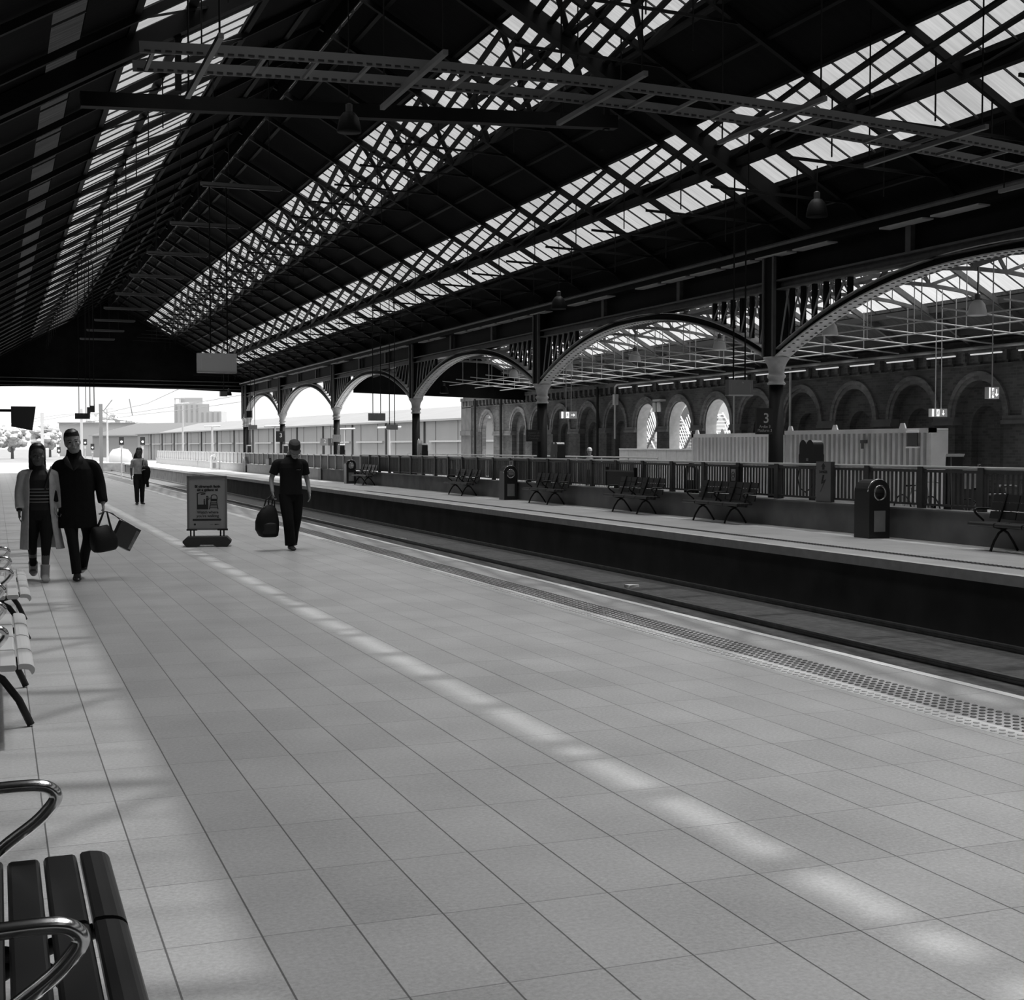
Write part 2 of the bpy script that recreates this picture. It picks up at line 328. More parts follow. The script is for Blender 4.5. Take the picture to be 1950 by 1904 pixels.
# ---------------------------------------------------------------- brick arcade wall
BRICK = brick_material('old_brick', .085, .11); BRICK_PALE = brick_material('pale_brick', .17, .17, h=.085); STONE = M('pale_stone', .13, .8, var=.3, scale=2)
LINING = M('pale_arch_lining', .45, .8, var=.15)
ARCHES = [12.9, 15.8, 18.7, 21.6, 24.4, 27.3, 30.26, 33.1, 36.03, 38.97, 41.9, 44.65, 47.62, 50.54, 53.46, 56.35, 59.6, 62.3, 65.15, 69.9]
OPEN = (44.65, 47.62, 50.54, 69.9)
XB, ZS, RI, ZT = 25.0, 2.48, .98, 4.25
wall = MB(); bounds = [ARCHES[0]-1.45]+[(a+b)/2 for a, b in zip(ARCHES, ARCHES[1:])]+[74.0]
def holed(m, b0, b1, c, r, zs, zt, x0, x1):
    m.box(x0, x1, b0, c-r, 0, zs); m.box(x0, x1, c+r, b1, 0, zs)
    n = 16; A = [(c-r*math.cos(math.pi*i/n), zs+r*math.sin(math.pi*i/n)) for i in range(n+1)]
    B = [(b0+(b1-b0)*i/n if 0 < i < n else (b0 if i == 0 else b1), zt) for i in range(n+1)]
    m.strip(A, B, 'x', x0, x1)
    m.extr([(b0,zs),(c-r,zs),(b0,zt)], 'x', x0, x1); m.extr([(b1,zs),(c+r,zs),(b1,zt)], 'x', x0, x1)
for c, b0, b1 in zip(ARCHES, bounds, bounds[1:]):
    holed(wall, b0, b1, c, RI, ZS, ZT, XB, XB+.24)
    if c == 69.9: pass
    elif c in OPEN: holed(wall, b0, b1, c, RI-.03, ZS, ZT, XB+.24, XB+.46)
    else:
        holed(wall, b0, b1, c, .58, 2.2, ZT, XB+.24, XB+.46); wall.box(XB+.46, XB+.56, b0, b1, 0, ZT)
wall.box(XB, XB+.46, Y0, bounds[0], 0, ZT); wall.box(XB, XB+.56, Y0, 74, ZT, 4.55)
wl = struct(wall.build('wall_right', BRICK), 'brick arcade wall of the second bay')
for c in ARCHES:
    n = 20; m = MB()
    for r0, r1, px in ((RI, RI+.12, .03), (RI+.12, RI+.25, .07)):
        A = [(c-r0*math.cos(math.pi*i/n), ZS+r0*math.sin(math.pi*i/n)) for i in range(n+1)]; B = [(c-r1*math.cos(math.pi*i/n), ZS+r1*math.sin(math.pi*i/n)) for i in range(n+1)]
        m.strip(A, B, 'x', XB-px, XB+.01)
    m.build('brick_arch_ring', BRICK_PALE, wl)
for c in OPEN:
    n = 16; m = MB(); r0, r1 = RI-.05, RI-.02
    A = [(c-r0,.0)]+[(c-r0*math.cos(math.pi*i/n), ZS+r0*math.sin(math.pi*i/n)) for i in range(n+1)]+[(c+r0,0)]; B = [(c-r1,.0)]+[(c-r1*math.cos(math.pi*i/n), ZS+r1*math.sin(math.pi*i/n)) for i in range(n+1)]+[(c+r1,0)]
    m.strip(A, B, 'x', XB+.04, XB+(.5 if c < 60 else .26)); m.build('arch_lining', LINING if c < 60 else BRICK_PALE, wl)
m = MB()
for b0, c0, c1 in zip(bounds[1:], ARCHES, ARCHES[1:]): m.box(XB-.09, XB+.3, c0+RI-.02, c1-RI+.02, 2.26, 2.36); m.box(XB-.05, XB+.3, c0+RI-.01, c1-RI+.01, 2.36, 2.48)
m.build('impost_band', STONE, wl)
m = MB(); y = 12.0
while y < 73.8: m.box(XB-.13, XB+.01, y, y+.16, 3.95, 4.22); m.box(XB-.07, XB+.01, y+.02, y+.14, 3.88, 3.95); y += .55
m.box(XB-.08, XB+.01, Y0, 74, 3.84, 3.88); m.box(XB-.16, XB+.01, Y0, 74, 4.22, 4.4)
m.build('cornice', BRICK, wl)
m = MB(); m.box(XB-.08, XB+.4, 72.4, 74.1, 0, ZT); m.box(XB-.14, XB+.42, 72.3, 74.15, 2.3, 2.55); m.build('end_pier', STONE, wl)
# ================================================================ ROOF TRUSSES
def make_truss(y):
    t = thing('roof_truss', '', 'truss', (0, y, 0), 0, 'iron trusses of the main roof')
    for x0, x1 in ((-2.2, 7), (7, 16.0)):
        MB().beam((x0,0,zroof(x0)-.15), (x1,0,zroof(x1)-.06), .10, .12).build('rafter', IRON, t)
    for x in (3.2, 9.8, 10.65, 13.3, 14.35): MB().tube([(x,0,zroof(x)-1.15),(x,0,zroof(x)-.1)], .014, 5).build('hanger_rod', IRON, t)
    for x0, x1, z in ((8.6, 12.4, 8.62), (12.5, 15.9, 6.42)): MB().beam((x0,0,z+.06), (x1,0,z-.06), .035, .05).build('tie_rod', IRON, t)
    for x0, x1, dy, w in ((2.3, 4.75, 2.67, .08), (9.39, 11.06, 2.67, .11), (9.39, 11.06, 16.2, .12), (12.85, 13.83, 8.1, .12)):
        if y+dy < 93.5: MB().beam((x0,.05,zroof(x0)-.14), (x1,dy,zroof(x1)-.14), w, .04).build('wind_brace', IRON, t)
    return t
TY = [9.0+2.72*i for i in range(-3, 32)]
t0 = make_truss(TY[0]); ordn = ['first','second','third','fourth','fifth','sixth','seventh','eighth','ninth','tenth','eleventh','twelfth','thirteenth','fourteenth','fifteenth','sixteenth','seventeenth','eighteenth','nineteenth','twentieth']
def tl(i):
    n = len(TY)-1-i
    if n == 0: return 'iron roof truss against the gable screen at the open end'
    if n < 20: return 'iron lattice roof truss, %s counted back from the open end of the shed' % ordn[n]
    return 'iron lattice roof truss overhead, %s counted from the viewer' % ordn[i]
t0['label'] = tl(0)
for i, y in enumerate(TY[1:], 1):
    c = dup(t0, (0, y, 0), label=tl(i))
    for ch in list(c.children):
        if ch.name.startswith('wind_brace') and y+ch.bound_box[6][1] > 93.8: bpy.data.objects.remove(ch)
# one heavier frame of the roof, its collar tie running across under the middle glazing strip
mf = thing('main_frame', 'heavy black frame of the roof with a straight collar beam across the shed', 'frame', (0, 24.0, 0))
for x0, x1 in ((-2.2, 7), (7, 15.6)): MB().beam((x0,0,zroof(x0)-.2), (x1,0,zroof(x1)-.2), .26, .3).build('rafter', IRON, mf)
MB().beam((1.4,0,7.42), (11.2,0,7.85), .22, .24).build('collar_beam', IRON, mf)
for x in (3.0, 11.0): MB().beam((x,0,7.7), (x,0,zroof(x)-.3), .1, .1).build('strut', IRON, mf)
# thick lengthwise girder between the two halves of the glazing strip by the columns
m = MB(); xg = 13.83; zg = zroof(xg)
m.beam((xg,Y0,zg-.13), (xg,93.6,zg-.13), .15, .16)
tag(m.build('purlin_girder', IRON), 'thick lengthwise girder dividing the glazing strip nearest the columns', 'girder')
# trusses of the second bay
BAYIRON = M('bay_truss_paint', .11, .5, var=.3)
def zl2(x): return 4.75+.9*max(0, 1-((x-20.6)/4.7)**2)
def make_bay_truss(y):
    t = thing('bay_truss', '', 'truss', (0, y, 0), 0, 'light trusses of the second bay')
    for x0, x1 in ((16.1, 19.5), (19.5, 25.4)): MB().beam((x0,0,zbay(x0)-.14), (x1,0,zbay(x1)-.14), .09, .14).build('rafter', BAYIRON, t)
    xs = [16.1+9.0*i/10 for i in range(11)]; m = MB()
    for i in range(10):
        a, b = xs[i], xs[i+1]; m.beam((a,0,zl2(a)), (b,0,zl2(b)), .07, .09)
        if i % 2 == 0: m.beam((a,0,zl2(a)), (b,0,zbay(b)-.14), .05, .08)
        else: m.beam((a,0,zbay(a)-.14), (b,0,zl2(b)), .05, .08)
        m.tube([(b,0,zl2(b)), (b,0,zbay(b)-.1)], .012, 5)
    m.build('lattice_web', BAYIRON, t)
    return t
BY = [17+2.72*i for i in range(17)]
b0 = make_bay_truss(BY[0])
for i, y in enumerate(BY):
    lab = 'light iron truss of the second bay, %s counted back from its far gable' % (ordn[16-i-1] if i < 16 else 'the one') if i < 16 else 'light iron truss of the second bay against its far gable'
    if i == 0: b0['label'] = lab
    else: dup(b0, (0, y, 0), label=lab)
# pale conduit grid hung below the second bay's roof
GRID = M('pale_conduit', .32, .4)
k = 0
for xg, zg in ((20.6, 4.62), (21.9, 4.52), (23.2, 4.42)):
    m = MB(); m.tube([(xg,14,zg),(xg,63,zg)], .022, 6)
    tag(m.build('conduit_rail', GRID), ['pale lengthwise conduit nearest the columns in the second bay', 'pale lengthwise conduit in the middle of the second bay', 'pale lengthwise conduit nearest the brick wall'][k], 'conduit', 'lengthwise conduits of the second bay'); k += 1
cr = None
for i in range(24):
    y = 15+2.0*i
    if cr is None:
        cr = thing('cross_conduit', '', 'conduit', (0,y,0), 0, 'pale cross conduits under the roof of the second bay')
        MB().tube([(19.6,0,4.72),(24.4,0,4.34)], .022, 6).build('cross_rod', GRID, cr)
        for x in (20.6, 21.9, 23.2): MB().tube([(x,0,4.72-.08*(x-19.6)),(x,0,zbay(x)-.15)], .014, 5).build('hanger', GRID, cr)
        c = cr
    else: c = dup(cr, (0,y,0))
    c['label'] = 'pale thin cross conduit hung under the second bay roof between its trusses'
# ================================================================ COLUMNS AND ARCHED GIRDERS
def make_column(y):
    t = thing('iron_column', '', 'column', (XC, y, 0), 0, 'cast iron columns behind the fence')
    MB().lathe([(.26,0),(.26,.25),(.2,.32),(.165,.4),(.155,3.05)], n=20).build('shaft', IRON, t, True)
    MB().lathe([(.19,3.0),(.205,3.03),(.17,3.06),(.165,3.12),(.20,3.16),(.205,3.2),(.17,3.23),(.17,3.3),(.19,3.4),(.24,3.5),(.285,3.56),(.285,3.6)], n=20).build('capital', CAPITAL, t, True)
    m = MB(); m.box(-.2,.2,-.2,.2,3.6,6.1); m.build('casing', IRON, t)
    m = MB()
    for sx in (-.2,.2):
        for sy in (-.2,.2): m.box(sx-.035,sx+.035,sy-.035,sy+.035,3.6,5.75)
    m.build('casing_flange', IRON_FLANGE, t)
    return t
c0 = make_column(COLS[2]); ylab = {2:'nearest iron column with flared pale capital, the sign with a 3 beside it', 3:'iron column with dark nameboard fixed to its left side', 4:'iron column between the two hanging display boards and the brick wall end', 5:'iron column beside the small signs with a 2 and a 1', 6:'iron column just behind the capped man, a dark 3 sign beside it', 7:'last iron column of the row at the open end of the shed'}
c0['label'] = ylab[2]
for i in range(3, 8): dup(c0, (XC, COLS[i], 0), label=ylab[i])
dup(c0, (XC, 92.0, 0), label='iron column paired closely with the last one at the open end')
LATP = M('lattice_paint', .3, .5)
ARCHF = M('arch_flange_paint', .5, .5, var=.2)
def make_arch(ya, yb, label):
    t = thing('arched_girder', label, 'girder', (XC, ya, 0), 0, 'arched girders between the columns')
    Ls = yb-ya; n = 28; mid = Ls/2; hw = mid-.2
    def za(u): return 3.6+1.32*(1-abs(u)**2.15)
    us = [-1+2*i/n for i in range(n+1)]
    lo = [(mid+u*hw, za(u)) for u in us]; hi = [(mid+u*hw, za(u)+.15) for u in us]
    MB().strip(lo, hi, 'x', -.05, .05).build('arch_web', IRON, t)
    fl = MB(); rv = MB()
    fl.strip([(y, z-.025) for y, z in lo], lo, 'x', -.19, .19); fl.strip(hi, [(y, z+.02) for y, z in hi], 'x', -.16, .16)
    fl.build('arch_flange', ARCHF, t)
    k = 0; y = .35
    while y < Ls-.35:
        u = (y-mid)/hw; z = za(u)-.027
        for x in (-.11, .11): rv.box(x-.022, x+.022, y-.03, y+.03, z-.012, z)
        y += .17
    s = rv.build('rivet_heads', BLACK, t); s['kind'] = 'stuff'
    m = MB(); m.box(-.16,.16,.2,Ls-.2,5.2,5.24); m.box(-.16,.16,.2,Ls-.2,5.02,5.05); m.box(-.03,.03,.2,Ls-.2,5.05,5.2); m.build('top_rail', IRON_FLANGE, t)
    x_ = MB(); ys = [.62, 1.04, 1.46, 1.88, 2.3, 2.72]
    for side in (0, 1):
        prev = .22
        for y in ys:
            yy = y if not side else Ls-y; u = (yy-mid)/hw; zt = za(u)+.17
            if zt < 4.95:
                MB().box(-.045, .045, yy-.045, yy+.045, zt-.05, 5.03).build('spandrel_post', IRON, t)
            pp = prev if not side else Ls-prev; a, b = min(pp,yy), max(pp,yy); zlow = za(((a+b)/2-mid)/hw)+.2
            if zlow < 4.8:
                x_.beam((.07,a+.05,zlow), (.07,b-.05,5.0), .02, .04); x_.beam((-.07,a+.05,5.0), (-.07,b-.05,zlow), .02, .04)
            prev = y
        x_.build('spandrel_lattice', LATP, t); x_ = MB()
    return t
AL = ['arched girder at the right edge beside the nearest column', 'arched girder between the two nearest columns', 'arched girder framing the brick wall end and roof of the second bay', 'arched girder framing the sky above the long shed', 'second arched girder from the open end of the shed', 'last arched girder at the open end of the shed']
for (a, b), l in zip(list(zip(COLS, COLS[1:]))[1:], AL): make_arch(a, b, l)
# box gutter above the girders with pale soffit panels
g = thing('box_gutter', 'long box gutter above the arched girders with pale soffit panels', 'gutter', (XC, 0, 0))
MB().box(-.28,.2,Y0,93.8,5.78,6.0).box(.1,.18,Y0,93.8,5.24,5.78).build('trough', IRON, g)
m = MB(); 
for c in COLS: 
    for d in (0, 4.5, 9.0): 
        if c+d < 93: MB().box(-.05,.05,c+d-.08,c+d+.08,5.24,5.78).build('gutter_post', IRON_FLANGE, g)
PANEL = M('soffit_panel', .5, .6, var=.1)
p0 = MB().box(-.27,-.02,0,1.28,5.745,5.775).build('soffit_panel', PANEL, g); p0.location = (0,4.0,0)
for k in range(1, 58):
    if k % 10 in (2, 9) : continue
    c = p0.copy(); COL.objects.link(c); c.parent = g; c.location = (0,4.0+1.5*k,0)
m = MB(); m.tube([(XC-.4,Y0,5.92),(XC-.4,93,5.92)], .045, 8); tag(m.build('conduit_pipe', IRON_FLANGE), 'dark pipe running along the box gutter above the arches', 'pipe')
# ================================================================ FENCE, BENCHES, BINS, SIGNS
FENCE = M('grey_fence_paint', .045, .5, var=.2); RAILP = M('pale_handrail', .5, .35, .4)
XF = 15.46
fp = thing('fence_panel', 'dark vertical-bar fence panel standing on the low rendered wall', 'fence', (XF, 17, .56), 0, 'barred fence panels on the low wall')
MB().box(-.05,.05,-.07,.07,0,.74).build('post', FENCE, fp)
MB().tube([(0,0,.73),(0,1.6,.73)], .028, 8).build('handrail', RAILP, fp)
MB().box(-.02,.02,0,1.6,.64,.69).build('top_rail', FENCE, fp); MB().box(-.02,.02,0,1.6,.05,.09).build('bottom_rail', FENCE, fp)
m = MB()
for k in range(1, 13): m.box(-.012,.012,k*.123-.021,k*.123+.021,.05,.66)
m.build('pickets', FENCE, fp)
for k in range(1, 27): dup(fp, (XF, 17+1.6*k, .56))
SHEET = M('grey_infill_sheet', .10, .6, var=.15); POSTP = M('pale_post', .5, .5)
fs = thing('sheeted_fence_panel', 'grey sheeted fence panel between slim pale posts on the far low wall', 'fence', (XF, 60.2, .56), 0, 'sheeted fence panels on the far low wall')
MB().box(-.05,.05,-.05,.05,0,.74).build('post', POSTP, fs); MB().box(-.03,.03,0,1.6,.66,.72).build('top_rail', RAILP, fs); MB().box(0,.02,.05,1.6,.02,.66).build('infill_sheet', SHEET, fs)
for k in range(1, 19): dup(fs, (XF, 60.2+1.6*k, .56))
SHEETP = M('sun_toned_infill_sheet', .42, .6)  # lighter copy of the infill with strong sun put into the tone
fs2 = thing('sheeted_fence_panel', 'sheeted fence panel beyond the end of the shed, sunlight put into its pale colour', 'fence', (XF, 90.6, .56), 0, 'pale sheeted fence panels beyond the shed')
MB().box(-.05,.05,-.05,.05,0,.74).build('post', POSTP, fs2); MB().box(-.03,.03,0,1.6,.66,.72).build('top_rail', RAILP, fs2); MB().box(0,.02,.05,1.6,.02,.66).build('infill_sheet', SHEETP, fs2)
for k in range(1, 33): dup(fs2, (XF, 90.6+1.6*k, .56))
# ---- benches
SLAT = M('dark_bench_slat', .010, .32, var=.3, scale=3, stretch=(1,1,6)); CHROME = M('polished_arm', .7, .18, 1.0); SLAT_P = M('sun_toned_bench_slat', .5, .4)  # pale slats: sunlight on the left benches put into the colour
def slat_prof(y0, y1, z, th=.035, r=.012):
    return [(y0,z-th+r),(y0,z-r),(y0+r*.4,z-r*.3),(y0+r,z),(y1-r,z),(y1-r*.4,z-r*.3),(y1,z-r),(y1,z-th+r),(y1-r,z-th),(y0+r,z-th)]
def make_bench(slat, arm, loc, rz, label, group):
    t = thing('platform_bench', label, 'bench', loc, rz, group)
    for k in range(4):
        x0 = -1.25+.625*k+.014; x1 = x0+.597
        front = [(-.212,.392),(-.222,.398),(-.228,.41),(-.2285,.420),(-.226,.430),(-.221,.438),(-.213,.445),(-.203,.450),(-.19,.453),(-.17,.455),(-.148,.453),(-.142,.446),(-.142,.424),(-.17,.424),(-.195,.420),(-.205,.408)]
        MB().extr(front, 'x', x0, x1).build('seat_slat', slat, t)
        for y0, y1, z in ((-.133,-.04,.449),(-.03,.06,.445),(.07,.155,.45)): MB().extr(slat_prof(y0,y1,z), 'x', x0, x1).build('seat_slat', slat, t)
        for j in range(3):
            ya, za = .2+.035*j, .50+.135*j
            MB().extr([(ya,za),(ya+.03,za+.118),(ya+.055,za+.11),(ya+.025,za-.008)], 'x', x0, x1).build('back_slat', slat, t)
    for x in (-1.25, 0, 1.25):
        P = [(x,.2,.655),(x,.05,.66),(x,-.03,.658),(x,-.065,.645),(x,-.078,.62),(x,-.06,.59),(x,-.02,.55),(x,.05,.50),(x,.1,.46)]
        p_, _r = sm(P, [.02]*len(P), 4); MB().tube(p_, .019, 10, flat=1.0, up=(1,0,0)).build('arm', arm, t, True)
    for x in (-.7, .7):
        m = MB()
        m.tube([(x,-.215,0.01),(x,-.15,.16),(x,-.06,.29),(x,.06,.36),(x,.2,.40)], .022, 6, up=(1,0,0)); m.tube([(x,.32,0.01),(x,.22,.16),(x,.12,.29),(x,0,.36),(x,-.16,.40)], .022, 6, up=(1,0,0))
        m.build('leg', BLACK, t, True)
    MB().box(-1.24,1.24,-.02,.03,.37,.41).build('seat_beam', BLACK, t)
    for x in (-.94,-.31,.31,.94): MB().beam((x,.12,.40), (x,.31,.9), .03, .03).build('back_support', BLACK, t)
    return t
nb = make_bench(SLAT, CHROME, (.075, 2.95, 0), R(90), 'dark slatted bench with polished arm loops in the near left corner', 'benches')
l2 = make_bench(SLAT_P, CHROME, (-.04, 9.2, 0), R(90), 'pale-topped bench at the left edge beyond the near dark bench', 'benches')
dup(l2, (.03, 13.0, 0), label='pale-topped bench at the left edge just before the couple')
OB = [(57.4, 'bench beside the far litter bin, light showing through its back', ), (44.2, 'dark bench on the opposite platform left of the middle litter bin'), (36.6, 'dark bench on the opposite platform right of the middle litter bin'), (30.8, 'dark bench on the opposite platform below the black noticeboard frame'), (26.5, 'dark four-seat bench on the opposite platform left of the lightning-bolt sign'), (16.7, 'dark bench at the right edge beyond the nearest litter bin')]
ob = make_bench(M('black_bench_slat', .02, .4), BLACK, (14.85, OB[0][0], 0), R(-90), OB[0][1], 'benches')
for y, l in OB[1:]: dup(ob, (14.85, y, 0), label=l)
# ---- litter bins with a round hole
BINM = M('black_bin_shell', .02, .35); RINGM = M('bin_ring', .5, .25, .9)
def make_bin(loc, label, shell=BINM):
    t = thing('litter_bin', label, 'bin', loc, 0, 'litter bins on the opposite platform')
    w, zt = .22, .84
    prof = [(-w,0)]+[(w*math.cos(R(180-a)), zt+w*math.sin(R(180-a))) for a in range(0, 181, 12)]+[(w,0)]
    hole = [(.12*math.cos(R(180-a)), .82+.13*math.sin(R(180-a))) for a in range(0, 361, 15)]
    b = MB()
    # body with a real hole through its front shell
    b.extr([(-w,0),(-w,.66),(w,.66),(w,0)], 'y', -.24, .22)
    up = [(w*math.cos(R(180-a)), zt+w*math.sin(R(180-a))) for a in range(0, 181, 15)]; ih = [(.115*math.cos(R(180-a)), .82+.125*math.sin(R(180-a))) for a in range(0, 181, 15)]
    b.strip(up, ih, 'y', -.24, .22)
    b.extr([(-w,.66),(-w,zt),(-.115,.82),(-.115,.66)], 'y', -.24, .22); b.extr([(w,.66),(w,zt),(.115,.82),(.115,.66)], 'y', -.24, .22)
    b.extr([(-.115,.66),(-.115,.82)]+[(.115*math.cos(R(180+a)), .82+.125*math.sin(R(180+a))) for a in range(15, 180, 15)]+[(.115,.82),(.115,.66)], 'y', -.24, .22)
    b.build('shell', shell, t)
    MB().tube([(.12*math.cos(R(a)), -.245, .82+.13*math.sin(R(a))) for a in range(0, 360, 15)], .018, 6, closed=True, up=(0,1,0)).build('hole_rim', RINGM, t, True)
    MB().tube([(x*1.02, -.2, z+.004) for x, z in up], .014, 6, up=(0,1,0)).build('top_trim', RINGM, t, True)
    MB().box(-.12,.12,-.25,-.235,.12,.5).build('notice_plate', MID, t)
    return t
b0 = make_bin((15.0, 40.0, 0), 'black litter bin with a round hole between two dark benches')
dup(b0, (14.95, 60.2, 0), label='black litter bin with a round hole beside the farthest bench'); dup(b0, (14.9, 20.9, 0), label='large black litter bin with shiny round hole, nearest of the bins')
make_bin((14.9, 101, 0), 'pale litter bin beyond the end of the shed', PALE)
# ---- platform number signs and nameboards
SIGN = M('dark_sign_face', .012, .4); LETTER = M('sign_lettering', .45, .5)
def number_sign(loc, w, h, num, label, post, face, letter, size, rz=0, sub=None):
    t = thing('platform_sign', label, 'sign', loc, rz, 'platform number signs')
    MB().box(-w/2,w/2,-.03,.03,0,h).build('sign_panel', face, t)
    text('number', num, size, letter, t, (w*.08, -.034, h*.60), (R(90),0,0), bold=.004)
    if sub:
        text('lettering', sub, size*.28, letter, t, (0, -.034, h*.22), (R(90),0,0))
    if post: MB().box(-.025,.025,-.02,.02,-post,0).build('sign_post', DARK, t)
    return t
number_sign((15.42, 25.5, 1.92), .40, .56, '3', 'dark platform sign with a pale 3 fixed to the nearest iron column', 0, SIGN, LETTER, .3, sub='Ardán 3\nPlatform 3')
number_sign((15.6, 79.6, 1.95), .5, .62, '3', 'dark platform sign with a white 3 on a post beside a far column', 1.95, SIGN, WHITE, .34)
PALESIGN = M('pale_sign_face', .3, .5)
number_sign((15.7, 68.6, 1.72), .36, .36, '2', 'small pale platform sign with a white 2 on a thin post', 1.72, PALESIGN, WHITE, .27)
number_sign((15.7, 67.1, 1.72), .30, .36, '1', 'small pale platform sign with a white 1 on a thin post', 1.72, PALESIGN, WHITE, .27)
number_sign((15.85, 66.5, 1.9), .4, .36, ': :', 'small pale square sign on the iron column beside the 1 sign', 0, PALESIGN, MID, .2)
nbd = thing('nameboard', 'dark station nameboard fixed to the left of an iron column', 'sign', (15.62, 39.3, 1.82))
MB().box(-.3,.2,-.03,.03,0,.36).build('sign_panel', SIGN, nbd)
text('lettering', 'Stáisiún Uí\nChonghaile\nConnolly', .085, M('dim_lettering', .12, .5), nbd, (-.05,-.034,.18), (R(90),0,0))
# ---- hanging departure boards
BOARD = M('board_back', .42, .6); LEDM = M('board_marks', .6, .5)
def hang_board(loc, w, h, ztop, label, face=BOARD, rods=None):
    t = thing('departure_board', label, 'sign', loc, 0, 'hanging departure boards')
    MB().box(-w/2,w/2,-.07,.07,0,h).build('board_case', face, t); MB().box(-w/2,w/2,-.08,.08,-.02,.006).build('bottom_trim', GALV, t)
    for x in (rods or (-.2*w/.84, .2*w/.84)): MB().tube([(x,0,h),(x,0,ztop-loc[2])], .016, 6).build('hanger', IRON, t)
    m = MB()
    for cx in (-.18*w, .08*w):
        for dx, dz in ((-.02,0),(.02,0),(0,-.02),(0,.02),(-.02,.02),(.02,-.02)): m.box(cx+dx*w-.005*w,cx+dx*w+.005*w,-.074,-.069,h*.82+dz*w-.005*w,h*.82+dz*w+.005*w)
    for k in range(9):
        for x in (-.4*w, .4*w): m.box(x-.004*w,x+.004*w,-.074,-.069,h*(.16+.07*k),h*(.16+.07*k)+.008*w)
    m.build('marks', LEDM, t)
    return t
hang_board((4.51,30,3.27), .84, .40, 7.28, 'large grey departure board hanging on two long rods over the near platform', rods=(-.13,.23))
hang_board((14.05,24.2,2.70), .56, .30, 7.25, 'grey departure board hanging left of the nearest iron column', face=M('board_case_dim', .16, .6))
hang_board((14.0,52.0,2.70), .66, .27, 7.28, 'dark hanging board seen against the shed roof, bigger of a close pair', face=MID)
hang_board((14.0,49.8,2.32), .42, .18, 7.28, 'pale hanging board, smaller and lower of a close pair', face=PALESIGN)
hang_board((14.0,79.6,2.68), .50, .24, 7.28, 'small grey board hanging before the last arched girder', face=MID)
hang_board((3.44,60,2.84), .60, .22, 9.2, 'wide dark hanging board above the man in the long coat', face=M('far_board', .03, .5), rods=(-.14,.14))
for (x, y, z, w, h, l) in ((3.63,59,3.04,.13,.25,'small dark box on a rod just above the wide hanging board'), (3.9,61,3.13,.19,.28,'small dark box on a rod right of the wide hanging board')):
    t = thing('hanging_speaker', l, 'speaker', (x,y,z), 0, 'small hanging boxes'); MB().box(-w/2,w/2,-.08,.08,0,h).build('case', DARK, t); MB().tube([(w*.4,0,h),(w*.4,0,zroof(x)+.03-z)], .02, 6).build('hanger', IRON, t)
t = thing('projecting_box_sign', 'dark box sign projecting into view at the left edge above the woman', 'sign', (.48, 22, 1.9))
MB().extr([(-.25,.06),(.05,0),(.10,.36),(-.25,.36)], 'y', -.12, .12).build('case', M('box_sign_paint', .03, .5), t); MB().beam((-.2,0,.3), (-2.5,0,.3), .04, .04).build('bracket', IRON, t)
# ---- lit exit signs
EX = M('exit_face', .05, .5, emit=.16); EXW = M('exit_pictogram', .8, .5, emit=1.0); EXC = M('exit_case', .6, .5)
def man_running(m, s, y):
    m.extr(arc((.02*s,.36*s), .07*s, 0, 345, 10), 'y', y-.004, y)
    for p, q, w in (((0,.27),(-.06,.02),.12),((-.05,.03),(.1,-.08),.07),((.1,-.08),(.04,-.26),.06),((-.06,.02),(-.12,-.16),.07),((-.12,-.16),(-.26,-.18),.06),((.0,.24),(.16,.14),.05),((-.02,.24),(-.18,.16),.05),((-.18,.16),(-.2,.04),.045)):
        m.extr([(p[0]*s-w*s/2*(q[1]-p[1])/math.dist(p,q), p[1]*s+w*s/2*(q[0]-p[0])/math.dist(p,q)), (q[0]*s-w*s/2*(q[1]-p[1])/math.dist(p,q), q[1]*s+w*s/2*(q[0]-p[0])/math.dist(p,q)), (q[0]*s+w*s/2*(q[1]-p[1])/math.dist(p,q), q[1]*s-w*s/2*(q[0]-p[0])/math.dist(p,q)), (p[0]*s+w*s/2*(q[1]-p[1])/math.dist(p,q), p[1]*s-w*s/2*(q[0]-p[0])/math.dist(p,q))], 'y', y-.004, y)
def arrow(m, cx, cz, L, w, ang, y):
    ca, sa = math.cos(R(ang)), math.sin(R(ang))
    for pts in ([(-L/2,-w/2),(L/2-w*.6,-w/2),(L/2-w*.6,w/2),(-L/2,w/2)], [(L/2,0),(L/2-w*1.9,w*1.9),(L/2-w*2.7,w*1.3),(L/2-w*1.1,0),(L/2-w*2.7,-w*1.3),(L/2-w*1.9,-w*1.9)]):
        m.extr([(cx+a*ca-b*sa, cz+a*sa+b*ca) for a, b in pts], 'y', y-.004, y)
def exit_sign(loc, w, h, ztop, ang, label, rods):
    t = thing('exit_sign', label, 'sign', loc, 0, 'lit exit signs')
    MB().box(-w/2,w/2,-.06,.06,0,h).build('case', EXC, t); MB().box(-w/2+.01,w/2-.01,-.066,-.06,.012,h-.012).build('lit_panel', EX, t)
    m = MB(); m.box(-.19*w,-.0*w,-.068,-.066,.08*h,.92*h); m.build('pictogram_panel', EXW, t)
    m = MB(); man_running(m, h*.85, -.069)
    for i, v in enumerate(m.v): m.v[i] = (v[0]-.09*w, v[1], v[2]+h*.44)
    m.build('running_figure', EX, t)
    m = MB(); arrow(m, .24*w, h/2, h*.62, h*.10, ang, -.067); m.build('arrow', EXW, t)
    m = MB(); m.box(-w/2+.012,-w/2+.012+.12*w,-.068,-.066,.05*h,.95*h); m.build('side_panel', EXW, t)
    for x in rods: MB().tube([(x,0,h),(x,0,ztop-loc[2])], .013, 6).build('hanger', GRID, t)
exit_sign((17.25,40.5,2.56), .56, .23, 6.50, 0, 'lit exit sign with arrow pointing right, hung on two pale rods', (-.08,.10))
